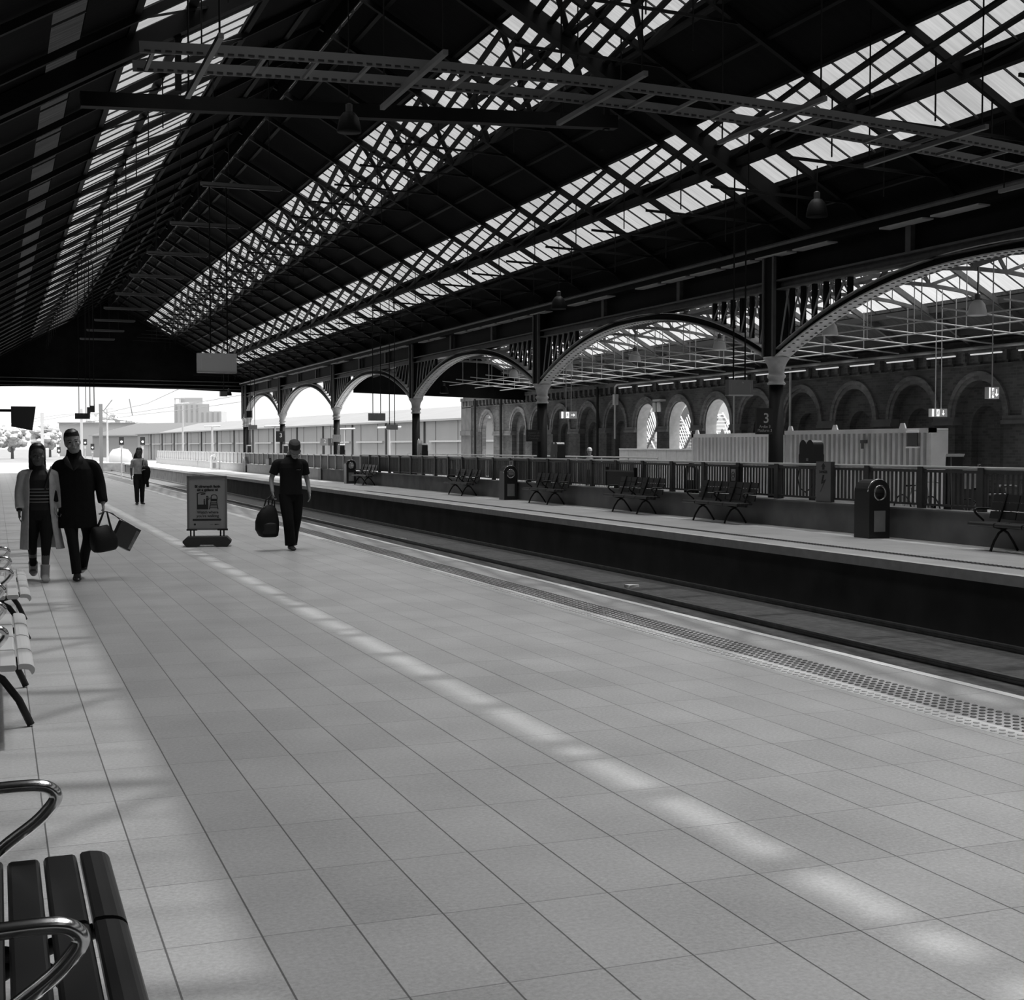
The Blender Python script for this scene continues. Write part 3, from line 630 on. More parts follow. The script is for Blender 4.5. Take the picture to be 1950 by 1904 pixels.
exit_sign((22.9,29.3,2.43), .49, .21, 5.82, -90, 'lit exit sign with arrow pointing down, hung on two pale rods', (-.08,.10))
exit_sign((20.0,23.8,2.68), .28, .25, 7.44, -90, 'small square lit exit sign on a single rod at the right edge', (0,))
# ---- light battens under the main roof, pendant lamps
BAT = M('grey_batten_light', .05, .5)
names = ['nearest', 'second', 'third', 'fourth', 'fifth', 'sixth', 'seventh', 'eighth', 'ninth']
for k, y in enumerate((30.0, 35.5, 41.1, 46.7, 52.4, 58.0, 63.6, 69.2, 74.8)):
    t = thing('batten_light', '', 'light', (5.08, y, 7.3), 0, 'unlit batten lights under the main roof')
    t['label'] = ('nearest long grey batten light slung under the roof, a departure board below it' if k == 0 else '%s long grey batten light from the viewer, slung under the roof' % names[k])
    MB().box(-.88,.88,-.05,.05,-.03,.04).build('casing', BAT, t); MB().box(-.84,.84,-.03,.03,-.06,-.03).build('diffuser', DARK, t)
    for x in (-.6, .6): MB().tube([(x,0,.04),(x,0,zroof(5.08+x)-7.35)], .01, 5).build('suspension_rod', IRON, t)
def pendant(loc, ztop, label, mat, s=1.0, group='pendant lamps'):
    t = thing('pendant_lamp', label, 'lamp', loc, 0, group)
    MB().lathe([(.20*s,0),(.205*s,.02),(.19*s,.12*s),(.16*s,.24*s),(.10*s,.32*s),(.06*s,.34*s)], n=18).build('lamp_shade', mat, t, True)
    MB().lathe([(.06*s,.33*s),(.06*s,.46*s),(.02,.48*s)], n=10).build('gear_housing', DARK, t); MB().tube([(0,0,.45*s),(0,0,ztop-loc[2])], .012, 5).build('stem', IRON, t)
LAMPW = M('lamp_shade_paint', .5, .4)
wl_ = ['at the right edge of the second bay', 'second from the right edge in the second bay', 'third from the right edge in the second bay', 'fourth from the right edge in the second bay', 'fifth from the right edge in the second bay', 'sixth from the right edge in the second bay']
for k, y in enumerate((24.3, 29.9, 35.6, 41.3, 47.0, 52.7)): pendant((20.0, y, 4.5), zbay(20.0), 'pale bell-shaped pendant lamp %s' % wl_[k], LAMPW)
LAMPD = M('dark_lamp_shade', .006, .6, spec=.1)
for k, (x, y, z, l) in enumerate(((14.2,34.0,5.35,'dim pendant lamp before the crown of the middle arch'), (5.6,22.5,6.9,'dim pendant lamp high under the roof near the ridge'), (14.6,22.3,6.0,'dim pendant lamp above the nearest arch'), (14.7,92.6,5.1,'bell lamp hanging at the open end of the shed'), (20.0,62,4.2,'bell lamp at the far gable of the second bay'))):
    pendant((x,y,z), zroof(x) if x < 16 else zbay(x), l, LAMPD)
t = thing('loudspeaker_cluster', 'dark loudspeaker cluster under the gable at the open end of the shed', 'speaker', (14.2, 91.5, 5.0))
MB().box(-.25,.2,-.2,.2,0,.32).build('case', DARK, t); MB().beam((0,0,.3), (0,0,2.22), .05, .05).build('bracket', IRON, t)
# ---- cable ladder slung across the near platform
TRAY = M('perforated_tray', .13, .5, .4)
t = thing('cable_ladder', 'perforated cable ladder slung across the shed high above the near platform', 'cable ladder', (0, 16, 0))
def ztray(x): return 6.30-.006*(x-6.2)**2
xs = [1.55+.6*i for i in range(25)]
for name, dy in (('side_rail', -.25), ('side_rail', .55)):
    m = MB()
    for a, b in zip(xs, xs[1:]): m.beam((a,dy,ztray(a)-.1), (b,dy,ztray(b)-.1), .02, .13)
    m.build(name, TRAY, t)
h = MB(); x = 1.6
while x < 15.9: h.box(x, x+.07, -.264, -.258, ztray(x)-.145, ztray(x)-.125); h.box(x, x+.07, .534, .54, ztray(x)-.145, ztray(x)-.125); x += .115
s = h.build('slots', BLACK, t); s['kind'] = 'stuff'
for k in range(23): MB().box(1.7+.62*k-.02,1.7+.62*k+.02,-.25,.55,ztray(1.7+.62*k)-.16,ztray(1.7+.62*k)-.12).build('rung', TRAY, t)
for k in range(6):
    x = 2.3+2.5*k; MB().box(x-.03,x+.03,-1.2,1.5,ztray(x)-.23,ztray(x)-.17).build('support_channel', TRAY, t)
    for y in (-1.1, 1.4): MB().tube([(x,y,ztray(x)-.2),(x,y,zroof(x)-.1)], .012, 5).build('suspension_rod', IRON, t)
# ================================================================ PEOPLE
def limb(m, pts, rs, n=12, flat=1.0, up=(0,1,0)):
    p, r = sm(pts, rs); m.tube(p, r, n, flat=flat, up=up)
def rings(m, L, n=20):
    """stack of rounded cross-sections (z, rx, ry, cx, cy)"""
    m.loft([[(cx+rx*math.copysign(abs(math.cos(a))**.85, math.cos(a)), cy+ry*math.copysign(abs(math.sin(a))**.85, math.sin(a)), z) for a in [2*math.pi*k/n for k in range(n)]] for z, rx, ry, cx, cy in L])
def finish(m, name, mat, root, s, voxel=.007, smooth=2, label=None):
    m.v = [(x*s, y*s, z*s) for x, y, z in m.v]
    o = m.build(name, mat, root, True, label)
    if voxel:
        r = o.modifiers.new('merge', 'REMESH'); r.mode = 'VOXEL'; r.voxel_size = voxel; r.use_smooth_shade = True
        if smooth: q = o.modifiers.new('relax', 'SMOOTH'); q.iterations = smooth; q.factor = .5
    return o
def foot(m, ank, d, pitch, w=.042, L=.26, h=.075, grow=0):
    d = Vector(d).normalized(); a = Vector(ank); side = Vector((-d.y, d.x, 0)); up = Vector((0,0,1))
    R_ = Matrix.Rotation(R(pitch), 3, side); f = R_ @ d; u = R_ @ up
    base = a-u*(.075); ringsl = []
    for t, ww, hh in ((-.07,.6,.6),(-.06,.8,.95),(-.03,.95,1.15),(.03,.95,1.1),(.08,1.0,.85),(.13,1.12,.62),(.17,1.05,.48),(.195,.75,.36),(.205,.4,.2)):
        c = base+f*t*(L/.26); W_ = w*ww+grow; H_ = h*hh+grow
        ringsl.append([c+side*(W_*math.cos(x))+u*(H_/2+(H_/2)*math.sin(x)*(1 if math.sin(x) > 0 else 1)) for x in [2*math.pi*k/12 for k in range(12)]])
    m.loft(ringsl)
def hand(m, wr, d, palm_n, thumb_side, curl, sc=1.0):
    """palm, four unequal bent fingers and a thumb leaving the side of the palm"""
    d = Vector(d).normalized(); n = Vector(palm_n); n = (n-d*n.dot(d)).normalized(); s = d.cross(n).normalized()*thumb_side; w = Vector(wr)
    pal = []
    for t, ww, th in ((-.01,.026,.02),(.02,.033,.018),(.05,.042,.016),(.085,.043,.014),(.095,.04,.011)):
        c = w+d*t*sc; pal.append([c+s*(ww*sc*math.cos(a))+n*(th*sc*math.sin(a)) for a in [2*math.pi*k/12 for k in range(12)]])
    m.loft(pal)
    for i, L in enumerate((.072,.082,.076,.058)):
        b = w+d*.088*sc+s*(.031-.0207*i)*sc; dd = d.copy(); pts = [b-d*.012*sc, b]; p = b
        for frac, k in ((.45,.4),(.3,1.0),(.25,1.35)):
            ang = R(curl)*k; v = d*math.cos(ang)+n*math.sin(ang); p = p+v*L*frac*sc; pts.append(p)
        m.tube(pts, [.0085*sc,.0085*sc,.008*sc,.0075*sc,.006*sc], 8, up=s)
    b = w+d*.03*sc+s*.03*sc; v = (d*.75+s*.65+n*.15).normalized(); v2 = (d*.9+s*.05+n*.55).normalized()
    m.tube([b-s*.012*sc, b+v*.025*sc, b+v*.045*sc, b+v*.045*sc+v2*.03*sc], [.012*sc,.011*sc,.009*sc,.007*sc], 8, up=n)
def head(m, T):
    def ell(c, r, n=12, k=8):
        m.loft([[T @ Vector((c[0]+r[0]*math.sin(math.pi*(i+.5)/k)*math.cos(2*math.pi*j/n), c[1]+r[1]*math.sin(math.pi*(i+.5)/k)*math.sin(2*math.pi*j/n), c[2]+r[2]*math.cos(math.pi*(i+.5)/k))) for j in range(n)] for i in range(k)])
    L = [(-.122,.028,.03,-.052),(-.112,.046,.05,-.042),(-.085,.060,.075,-.02),(-.045,.067,.088,-.006),(0,.073,.096,0),(.045,.076,.1,.004),(.08,.066,.088,.006),(.105,.045,.06,.008),(.117,.018,.025,.01)]
    m.loft([[T @ Vector((rx*math.cos(a), cy+ry*math.sin(a), z)) for a in [2*math.pi*k/18 for k in range(18)]] for z, rx, ry, cy in L])
    m.loft([[T @ Vector((w*math.cos(a), y-(w*.9)*math.sin(a), z)) for a in [2*math.pi*k/8 for k in range(8)]] for z, w, y in ((.012,.007,-.092),(-.01,.010,-.100),(-.034,.015,-.108),(-.044,.013,-.098))])   # nose
    ell((0,-.086,.022), (.052,.013,.009)); ell((0,-.086,-.07), (.026,.012,.010)); ell((0,-.072,-.105), (.024,.02,.014))      # brow, lips, chin
    for sx in (-1, 1): ell((sx*.075,.008,-.01), (.010,.022,.033)); ell((sx*.045,-.066,-.03), (.022,.02,.022))               # ears, cheekbones
def face_details(root, T, s, dark, lip):
    e = MB(); l = MB()
    for sx in (-1, 1):
        e.loft([[T @ Vector((sx*.031+.013*math.cos(a)*k, -.0885-.0035*(1-k), .001+.006*math.sin(a)*k)) for a in [2*math.pi*j/10 for j in range(10)]] for k in (1, .6, .15)])
        e.tube([T @ Vector((sx*.012,-.1,.022)), T @ Vector((sx*.032,-.099,.028)), T @ Vector((sx*.052,-.088,.023))], .004, 6)
    l.tube([T @ Vector((-.022,-.094,-.072)), T @ Vector((0,-.101,-.07)), T @ Vector((.022,-.094,-.072))], [.002,.005,.002], 6)
    finish(e, 'eyes_and_brows', dark, root, s, 0); finish(l, 'mouth', lip, root, s, 0)
HAIRM = M('black_hair', .008, .5, var=.3, scale=40, stretch=(1,1,.1)); LIP = M('lip', .08, .5); EYED = M('eye_dark', .01, .3)
BLKWOOL = M('black_wool', .008, .9, var=.2, scale=30, spec=.15); TROUS = M('dark_trousers', .01, .85, spec=.2); SHOE = M('polished_shoe', .02, .25); CREAM = M('pale_wool', .42, .85, var=.1, scale=20, spec=.2)
def headT(c, tilt=0, nod=0, turn=0): return Matrix.Translation(Vector(c)+Vector((0,0,.005))) @ Matrix.Scale(1.13, 4) @ Matrix.Rotation(R(turn), 4, 'Z') @ Matrix.Rotation(R(tilt), 4, 'Y') @ Matrix.Rotation(R(nod), 4, 'X')
TORSO = [(.84,.15,.10,0,0),(.93,.165,.115,0,0),(1.05,.148,.105,0,0),(1.2,.15,.105,0,.0),(1.33,.165,.108,0,0),(1.40,.150,.098,0,.005),(1.46,.10,.08,0,.01),(1.50,.064,.066,0,.01),(1.60,.056,.06,0,0)]
def body(root, s, skin, T, arms, legs, hands, shift=(0,0), vox=.006):
    m = MB(); rings(m, [(z,rx,ry,cx+shift[0]*max(0,(z-.9)/.6),cy+shift[1]*max(0,(z-.9)/.6)) for z, rx, ry, cx, cy in TORSO]); head(m, T)
    for a in arms: limb(m, (Vector((a[0][0]*.55,a[0][1],a[0][2]-.07)), (a[0][0]*.9,a[0][1],a[0][2]-.09), a[1], a[2]), (.04,.046,.042,.029))
    for h, k, an in legs: limb(m, (h, (Vector(h)*.5+Vector(k)*.5), k, (Vector(k)*.6+Vector(an)*.4), an), (.085,.078,.054,.054,.038)); 
    for hd in hands: hand(m, *hd)
    return finish(m, 'body', skin, root, s, vox)
def trousers(root, s, legs, r=(.098,.092,.068,.062,.058), mat=TROUS, hem=.05, belt=.98):
    m = MB(); rings(m, [(.80,.14,.095,0,0),(.88,.172,.118,0,0),(belt,.165,.115,0,0)])
    for h, k, an in legs:
        h, k, an = Vector(h), Vector(k), Vector(an); limb(m, (h, h*.5+k*.5, k, k*.55+an*.45, an+(k-an).normalized()*hem-Vector((0,0,.05))), r)
    return finish(m, 'trousers', mat, root, s)
def shoes(root, s, legs, dirs, mat, name='shoe', grow=.008, boot=0):
    for (h, k, an), (d, p) in zip(legs, dirs):
        m = MB(); foot(m, an, d, p, grow=grow)
        if boot: k, an2 = Vector(k), Vector(an); limb(m, (an2-Vector((0,0,.03)), an2+(k-an2).normalized()*boot*.5, an2+(k-an2).normalized()*boot), (.058,.058,.062))
        finish(m, name, mat, root, s, .007, 1)
# ---- man in the long dark coat
mc = thing('person', 'person in a long black coat and dark trousers walking with bags in one hand', 'person', (.94, 17.75, 0), R(-4))
s = 1.028; sh = (-.03, 0)
legs = [((-.10,0,.92), (-.055,-.10,.5), (-.005,-.14,.085)), ((.10,0,.92), (.125,.06,.5), (.04,.33,.13))]
arms = [((-.205,0,1.45), (-.27,.03,1.17), (-.26,-.04,.92)), ((.185,0,1.45), (.265,.03,1.17), (.30,-.05,.92))]
T = headT((-.045,-.015,1.665), -9, 4, 6)
body(mc, s, SKIN_L, T, arms, legs, [(arms[0][2], (.02,-.12,-1), (1,0,0), 1, 45), (arms[1][2], (.03,-.03,-1), (-1,0,0), -1, 75)], sh)
face_details(mc, T, s, EYED, LIP); trousers(mc, s, legs); shoes(mc, s, legs, [((.0,-1,0), 0), ((.1,-1,0), -14)], SHOE)
m = MB(); rings(m, [(.63,.232,.165,0,.01),(.64,.235,.17,0,.01),(.80,.222,.16,0,.01),(.95,.208,.15,0,.01),(1.1,.2,.145,0,.005),(1.25,.21,.145,-.015,0),(1.34,.205,.14,-.02,0),(1.41,.172,.12,-.025,.01),(1.46,.125,.1,-.03,.01),(1.50,.095,.09,-.03,.01),(1.53,.088,.085,-.03,.01),(1.575,.085,.085,-.03,.012)])
for a in arms:
    a = [Vector(v) for v in a]; limb(m, (Vector((a[0].x*.5,a[0].y,a[0].z-.03)), a[0]*.8+a[1]*.2-Vector((a[0].x*.10,0,.015)), a[0]*.5+a[1]*.5, a[1], a[1]*.4+a[2]*.6, a[2]+Vector((0,0,.02))), (.05,.072,.072,.066,.063,.060))
finish(m, 'overcoat', BLKWOOL, mc, s, .009)
m = MB(); 
for sx in (-1, 1): m.extr([(sx*.0-.03,1.32),(sx*.075-.03,1.5),(sx*.12-.03,1.47),(sx*.10-.03,1.40)], 'y', -.158, -.145)
finish(m, 'coat_lapels', M('coat_lapel', .014, .8), mc, s, 0)
m = MB(); L = [(.122,.02,.03,.015),(.112,.05,.068,.014),(.088,.074,.098,.01),(.05,.083,.108,.012),(.02,.083,.09,.03),(-.02,.081,.075,.042),(-.06,.07,.06,.05)]
m.loft([[T @ Vector((rx*math.cos(a), cy+ry*math.sin(a), z+(.018 if math.sin(a) < -.3 else 0))) for a in [2*math.pi*k/20 for k in range(20)]] for z, rx, ry, cy in L])
finish(m, 'hair', HAIRM, mc, s, .006, 1)
# his bags
bg = thing('duffel_bag', 'black soft travel bag hanging from the coated person\'s hand', 'bag', (1.26, 17.66, .36))
m = MB(); m.loft([[(w*math.copysign(abs(math.cos(a))**.6, math.cos(a))+cx, d*math.copysign(abs(math.sin(a))**.7, math.sin(a)), z) for a in [2*math.pi*k/20 for k in range(20)]] for z, w, d, cx in ((.0,.13,.10,0),(.03,.155,.125,0),(.12,.165,.125,.0),(.22,.15,.10,-.01),(.29,.12,.05,-.015),(.315,.10,.022,-.02))])
o = m.build('bag_body', M('black_nylon', .008, .6, spec=.25), bg, True); o.rotation_euler = (0, R(-8), R(25))
m = MB()
for dy in (-.06, .06): m.tube([(-.10,dy,.26),(-.05,dy*.6,.38),(-.01,dy*.15,.485),(.03,dy*.15,.485),(.05,dy*.6,.38),(.08,dy,.26)], .011, 6)
m.build('handles', BLACK, bg, True)
sb = thing('shopping_bag', 'dark glossy paper shopping bag tilted outward beside the travel bag', 'bag', (1.44, 17.74, .40), R(15))
m = MB(); m.loft([[(-.13,-.05,0),(.13,-.05,0),(.13,.05,0),(-.13,.05,0)], [(-.14,-.055,.3),(.14,-.055,.3),(.14,.055,.3),(-.14,.055,.3)]])
o = m.build('bag_body', M('glossy_paper', .03, .25), sb); o.rotation_euler = (0, R(28), 0)
m = MB(); m.box(.09,.132,-.0545,-.052,.02,.29); o = m.build('printed_panel', M('bag_print', .16, .35, var=.6, scale=14), sb); o.rotation_euler = (0, R(28), 0)
MB().tube([(.05,0,.30),(-.08,0,.42),(-.18,-.02,.45),(-.12,0,.43),(.2,0,.24)], .005, 5).build('bag_handles', DARK, sb)
# ---- woman in the pale long cardigan at the left edge
wo = thing('person', 'person in a striped top and open pale long cardigan at the left edge', 'person', (.50, 17.75, 0), R(-2))
s = .935
legs = [((-.095,0,.92), (-.10,.03,.5), (-.09,.30,.12)), ((.095,0,.92), (.075,-.10,.5), (.055,-.12,.085))]
arms = [((-.19,0,1.45), (-.25,.03,1.17), (-.25,-.06,.93)), ((.19,0,1.45), (.255,.02,1.18), (.27,-.02,.93))]
T = headT((-.02,-.01,1.655), -3, 2, 8)
body(wo, s, SKIN_D, T, arms, legs, [(arms[0][2], (0,-.1,-1), (1,0,0), 1, 35), (arms[1][2], (.03,-.05,-1), (-1,0,0), -1, 35)])
face_details(wo, T, s, EYED, LIP); trousers(wo, s, legs, (.10,.094,.066,.052,.044), hem=.15)
shoes(wo, s, legs, [((0,-1,0), -14), ((.08,-1,0), 0)], M('pale_suede_boot', .34, .8, var=.15), 'ankle_boot', .010, .14)
m = MB(); rings(m, [(.93,.17,.12,0,0),(1.05,.155,.113,0,0),(1.2,.158,.12,0,-.006),(1.33,.166,.122,0,-.008),(1.40,.145,.108,0,0),(1.46,.10,.085,0,.01),(1.53,.075,.075,0,.008)])
for a in arms: limb(m, ((a[0][0]*.6,a[0][1],a[0][2]-.08), (a[0][0]*.92,a[0][1],a[0][2]-.11), a[1], a[2]), (.04,.05,.048,.038))
jm = finish(m, 'sweater', M('dark_knit', .010, .9), wo, s)
m = MB()
for z in (1.045, 1.085, 1.13, 1.175, 1.215):
    m.loft([[(.166*math.cos(a), -.006+ry*math.sin(a), z+dz) for a in [R(200+i*14) for i in range(11)]] for dz, ry in ((-.006,.127),(.006,.127))], caps=False)
finish(m, 'sweater_stripes', M('stripe_thread', .22, .8), wo, s, 0)
def shell(m, L, a0, a1, th=.018, n=18):
    out = [[(cx+rx*math.cos(R(a0+(a1-a0)*i/n)), cy+ry*math.sin(R(a0+(a1-a0)*i/n)), z) for i in range(n+1)] for z, rx, ry, cx, cy in L]
    inn = [[(cx+(rx-th)*math.cos(R(a0+(a1-a0)*i/n)), cy+(ry-th)*math.sin(R(a0+(a1-a0)*i/n)), z) for i in range(n, -1, -1)] for z, rx, ry, cx, cy in L]
    m.loft([o+i for o, i in zip(out, inn)])
m = MB(); shell(m, [(.42,.285,.24,.03,.07),(.46,.28,.235,.025,.06),(.7,.25,.205,.01,.04),(.95,.222,.18,0,.025),(1.15,.205,.165,0,.015),(1.33,.205,.155,0,.005),(1.41,.185,.13,0,.005),(1.47,.13,.105,0,.012)], -52, 232)
for a in arms:
    a = [Vector(v) for v in a]; limb(m, (Vector((a[0].x*.6,a[0].y,a[0].z-.02)), a[0]*.8+a[1]*.2, a[0]*.5+a[1]*.5, a[1], a[2]+Vector((0,0,.03))), (.055,.068,.066,.06,.054))
finish(m, 'long_cardigan', CREAM, wo, s, .009)
m = MB(); m.tube([(.07,-.15,1.2),(.12,-.13,1.42),(.15,.02,1.5),(.14,.15,1.35),(.12,.2,1.1)], .014, 6); finish(m, 'bag_strap', BLACK, wo, s, 0)
m = MB(); L = [(.125,.02,.03,.012),(.115,.055,.072,.012),(.09,.08,.102,.012),(.05,.09,.10,.022),(0,.093,.085,.036),(-.06,.095,.075,.045),(-.14,.10,.07,.05),(-.2,.085,.055,.05)]
m.loft([[T @ Vector((rx*math.cos(a), cy+ry*math.sin(a), z+(.02 if math.sin(a) < -.3 and z > 0 else 0))) for a in [2*math.pi*k/20 for k in range(20)]] for z, rx, ry, cy in L])
finish(m, 'hair', HAIRM, wo, s, .007, 1)
# ---- man in cap and polo shirt carrying a backpack
mp = thing('person', 'person in a dark cap and polo shirt looking down, carrying a backpack', 'person', (4.42, 21.7, 0), R(2))
s = .985
legs = [((-.10,0,.92), (-.075,-.11,.5), (-.03,-.10,.085)), ((.10,0,.92), (.08,.0,.5), (.055,.22,.11))]
arms = [((-.20,.02,1.45), (-.30,.06,1.18), (-.315,-.06,.95)), ((.20,.02,1.45), (.275,.06,1.17), (.29,-.08,.93))]
T = headT((.05,-.05,1.635), 0, 28, -6)
body(mp, s, SKIN_L, T, arms, legs, [(arms[0][2], (-.0,-.06,-1), (1,0,0), 1, 80), (arms[1][2], (-.02,-.2,-1), (-1,0,0), -1, 38)])
face_details(mp, T, s, EYED, LIP); trousers(mp, s, legs, (.106,.105,.092,.088,.092), mat=M('black_work_trousers', .008, .9, spec=.15))
shoes(mp, s, legs, [((0,-1,0), 0), ((.05,-1,0), -10)], BLACK)
m = MB(); rings(m, [(.90,.185,.135,0,0),(.92,.187,.137,0,0),(1.05,.18,.132,0,0),(1.2,.178,.13,0,0),(1.33,.198,.138,0,0),(1.41,.19,.125,0,.005),(1.465,.14,.1,0,.01),(1.51,.085,.08,0,.01),(1.545,.078,.076,0,.005)])
for a in arms:
    a = [Vector(v) for v in a]; limb(m, (Vector((a[0].x*.6,a[0].y,a[0].z-.02)), a[0]*.82+a[1]*.18, a[0]*.5+a[1]*.5, a[0]*.2+a[1]*.8), (.055,.075,.076,.074))
finish(m, 'polo_shirt', M('black_polo', .009, .85, spec=.2), mp, s, .008)
m = MB()
for k in range(4): m.box(.062+.018*k,.074+.018*k,-.142,-.138,1.300+.004*(k % 2),1.310+.004*(k % 2))
finish(m, 'chest_badge', M('badge_thread', .2, .7), mp, s, 0)
m = MB(); L = [(.135,.02,.02,.01),(.128,.05,.06,.01),(.105,.078,.1,.008),(.07,.086,.11,.006),(.04,.087,.112,.004),(.028,.086,.111,.004)]
m.loft([[T @ Vector((rx*math.cos(a), cy+ry*math.sin(a), z)) for a in [2*math.pi*k/20 for k in range(20)]] for z, rx, ry, cy in L])
m.loft([[T @ Vector((x*w, y, z+dz)) for x in (-1,-.6,0,.6,1)]+[T @ Vector((x*w, y, z+dz-.006)) for x in (1,.6,0,-.6,-1)] for y, w, z, dz in ((-.09,.08,.04,0),(-.13,.078,.034,-.004),(-.165,.06,.026,-.01),(-.18,.03,.022,-.014))])
finish(m, 'cap', M('dark_cap', .03, .8), mp, s, .006, 1)
m = MB(); m.tube([T @ Vector((.076,.0,-.02)), T @ Vector((.08,-.05,-.05)), T @ Vector((.06,-.09,-.075)), T @ Vector((.03,-.125,-.09))], .004, 6); finish(m, 'headset_cable', BLACK, mp, s, 0)
bp = thing('backpack', 'large black backpack held low by its handle beside the capped person', 'bag', (4.02, 21.62, .22), R(8))
m = MB(); m.loft([[(cx+w*math.copysign(abs(math.cos(a))**.75, math.cos(a)), d*math.copysign(abs(math.sin(a))**.75, math.sin(a)), z) for a in [2*math.pi*k/22 for k in range(22)]] for z, w, d, cx in ((0,.11,.09,.03),(.02,.15,.12,.02),(.12,.185,.14,0),(.25,.185,.14,.0),(.36,.16,.12,.01),(.45,.115,.09,.03),(.50,.06,.05,.045),(.515,.03,.03,.05))])
m.build('bag_body', M('backpack_nylon', .008, .65, spec=.2), bp, True)
m = MB(); m.loft([[(cx+w*math.cos(a), -.10-d*math.sin(a) if math.sin(a) > 0 else -.10, z) for a in [2*math.pi*k/16 for k in range(16)]] for z, w, d, cx in ((.05,.10,.03,.01),(.08,.125,.055,.01),(.2,.125,.06,.01),(.25,.10,.03,.01))]); m.build('front_pocket', BLACK, bp, True)
m = MB(); m.tube([(.02,.0,.50),(.03,0,.58),(.06,0,.665),(.10,0,.66),(.09,0,.57),(.08,0,.50)], .011, 6); m.build('grab_handle', BLACK, bp, True)
m = MB(); m.tube([(-.06,-.02,.47),(-.03,-.05,.6),(.04,-.04,.64)], .012, 6); m.tube([(.12,-.02,.45),(.11,-.04,.57),(.08,-.03,.62)], .012, 6); m.build('shoulder_straps', BLACK, bp, True)
m = MB(); m.box(.035,.05,-.055,-.045,.52,.55); m.box(-.075,-.05,-.05,-.045,.475,.49); m.build('buckle', STEEL, bp)
# ---- woman with long hair farther along the platform
wf = thing('person', 'person with long dark hair and light top far along the platform, jacket over arm', 'person', (3.83, 40.2, 0), R(0))
s = .90
legs = [((-.09,0,.92), (-.085,-.05,.5), (-.075,-.05,.085)), ((.09,0,.92), (.085,-.03,.5), (.085,.03,.09))]
arms = [((-.18,0,1.44), (-.235,.05,1.17), (-.24,0,.93)), ((.18,0,1.44), (.25,.02,1.18), (.16,-.2,1.12))]
T = headT((.0,-.01,1.655), 4, 0, -8)
body(wf, s, SKIN_D, T, arms, legs, [(arms[0][2], (0,-.1,-1), (1,0,0), 1, 30), (arms[1][2], (-.8,-.5,-.1), (0,0,-1), -1, 50)], vox=.008)
face_details(wf, T, s, EYED, LIP); trousers(wf, s, legs, (.10,.098,.08,.072,.062)); shoes(wf, s, legs, [((-.15,-1,0), 0), ((.2,-1,0), 0)], BLACK)
m = MB(); rings(m, [(.98,.165,.12,0,0),(1.1,.152,.112,0,0),(1.25,.165,.122,0,-.004),(1.36,.178,.12,0,0),(1.43,.178,.105,0,0),(1.47,.11,.085,0,.01)])
for a in arms:
    a = [Vector(v) for v in a]; limb(m, (Vector((a[0].x*.6,a[0].y,a[0].z-.02)), a[0]*.8+a[1]*.2, a[0]*.5+a[1]*.5, a[1]), (.05,.06,.058,.052))
finish(m, 'blouse', M('light_blouse', .38, .8, var=.35, scale=9), wf, s, .009)
m = MB(); rings(m, [(.66,.03,.04,.16,-.10),(.74,.075,.09,.19,-.10),(.9,.13,.13,.2,-.08),(1.05,.145,.14,.2,-.09),(1.17,.125,.12,.2,-.1),(1.22,.07,.07,.2,-.09)]); limb(m, ((.2,-.1,.9),(.24,-.09,.7),(.25,-.08,.56)), (.06,.05,.045))
finish(m, 'draped_jacket', BLKWOOL, wf, s, .01)
m = MB(); m.tube([(.09,-.13,1.25),(.11,-.11,1.40),(.12,0,1.475),(.13,.1,1.38)], .016, 6); finish(m, 'bag_strap', BLACK, wf, s, 0)
m = MB(); L = [(.125,.02,.03,.012),(.115,.055,.07,.012),(.09,.08,.1,.012),(.05,.09,.095,.022),(0,.094,.08,.036),(-.08,.105,.075,.045),(-.2,.125,.08,.05),(-.34,.12,.075,.055),(-.45,.08,.05,.06)]
m.loft([[T @ Vector((rx*math.cos(a)-(.03 if z < -.05 else 0), cy+ry*math.sin(a), z+(.02 if math.sin(a) < -.3 and z > 0 else 0))) for a in [2*math.pi*k/20 for k in range(20)]] for z, rx, ry, cy in L])
finish(m, 'hair', HAIRM, wf, s, .008, 1)
# ---- worker beyond the fence
wk = thing('person', 'person in a hard hat and light hi-vis vest beyond the fence', 'person', (20.4, 45.9, -.06), R(-25))
s = .93
legs = [((-.1,0,.92), (-.09,-.06,.5), (-.08,-.04,.085)), ((.1,0,.92), (.1,.0,.5), (.1,.06,.09))]
arms = [((-.2,0,1.45), (-.27,-.02,1.18), (-.16,-.25,1.18)), ((.2,0,1.45), (.28,.03,1.18), (.26,-.08,.95))]
T = headT((0,-.01,1.66), 0, 8, 0)
body(wk, s, SKIN_L, T, arms, legs, [(arms[0][2], (.5,-.8,0), (1,.5,0), 1, 40), (arms[1][2], (0,-.1,-1), (-1,0,0), -1, 40)], vox=.009)
face_details(wk, T, s, EYED, LIP); trousers(wk, s, legs); shoes(wk, s, legs, [((0,-1,0), 0), ((.1,-1,0), 0)], BLACK)
m = MB(); rings(m, [(.93,.18,.13,0,0),(1.2,.175,.13,0,0),(1.35,.2,.135,0,0),(1.44,.2,.115,0,.005),(1.5,.11,.085,0,.01)])
for a in arms:
    a = [Vector(v) for v in a]; limb(m, (Vector((a[0].x*.6,a[0].y,a[0].z-.02)), a[0]*.8+a[1]*.2, a[1], a[2]), (.055,.07,.062,.05))
finish(m, 'work_jacket', BLKWOOL, wk, s, .01)
m = MB(); shell(m, [(.95,.2,.15,0,0),(1.2,.195,.15,0,0),(1.35,.21,.155,0,0),(1.45,.17,.12,0,.005),(1.5,.12,.09,0,.01)], 0, 360, .01); finish(m, 'hi_vis_vest', M('hi_vis', .28, .6), wk, s, 0)
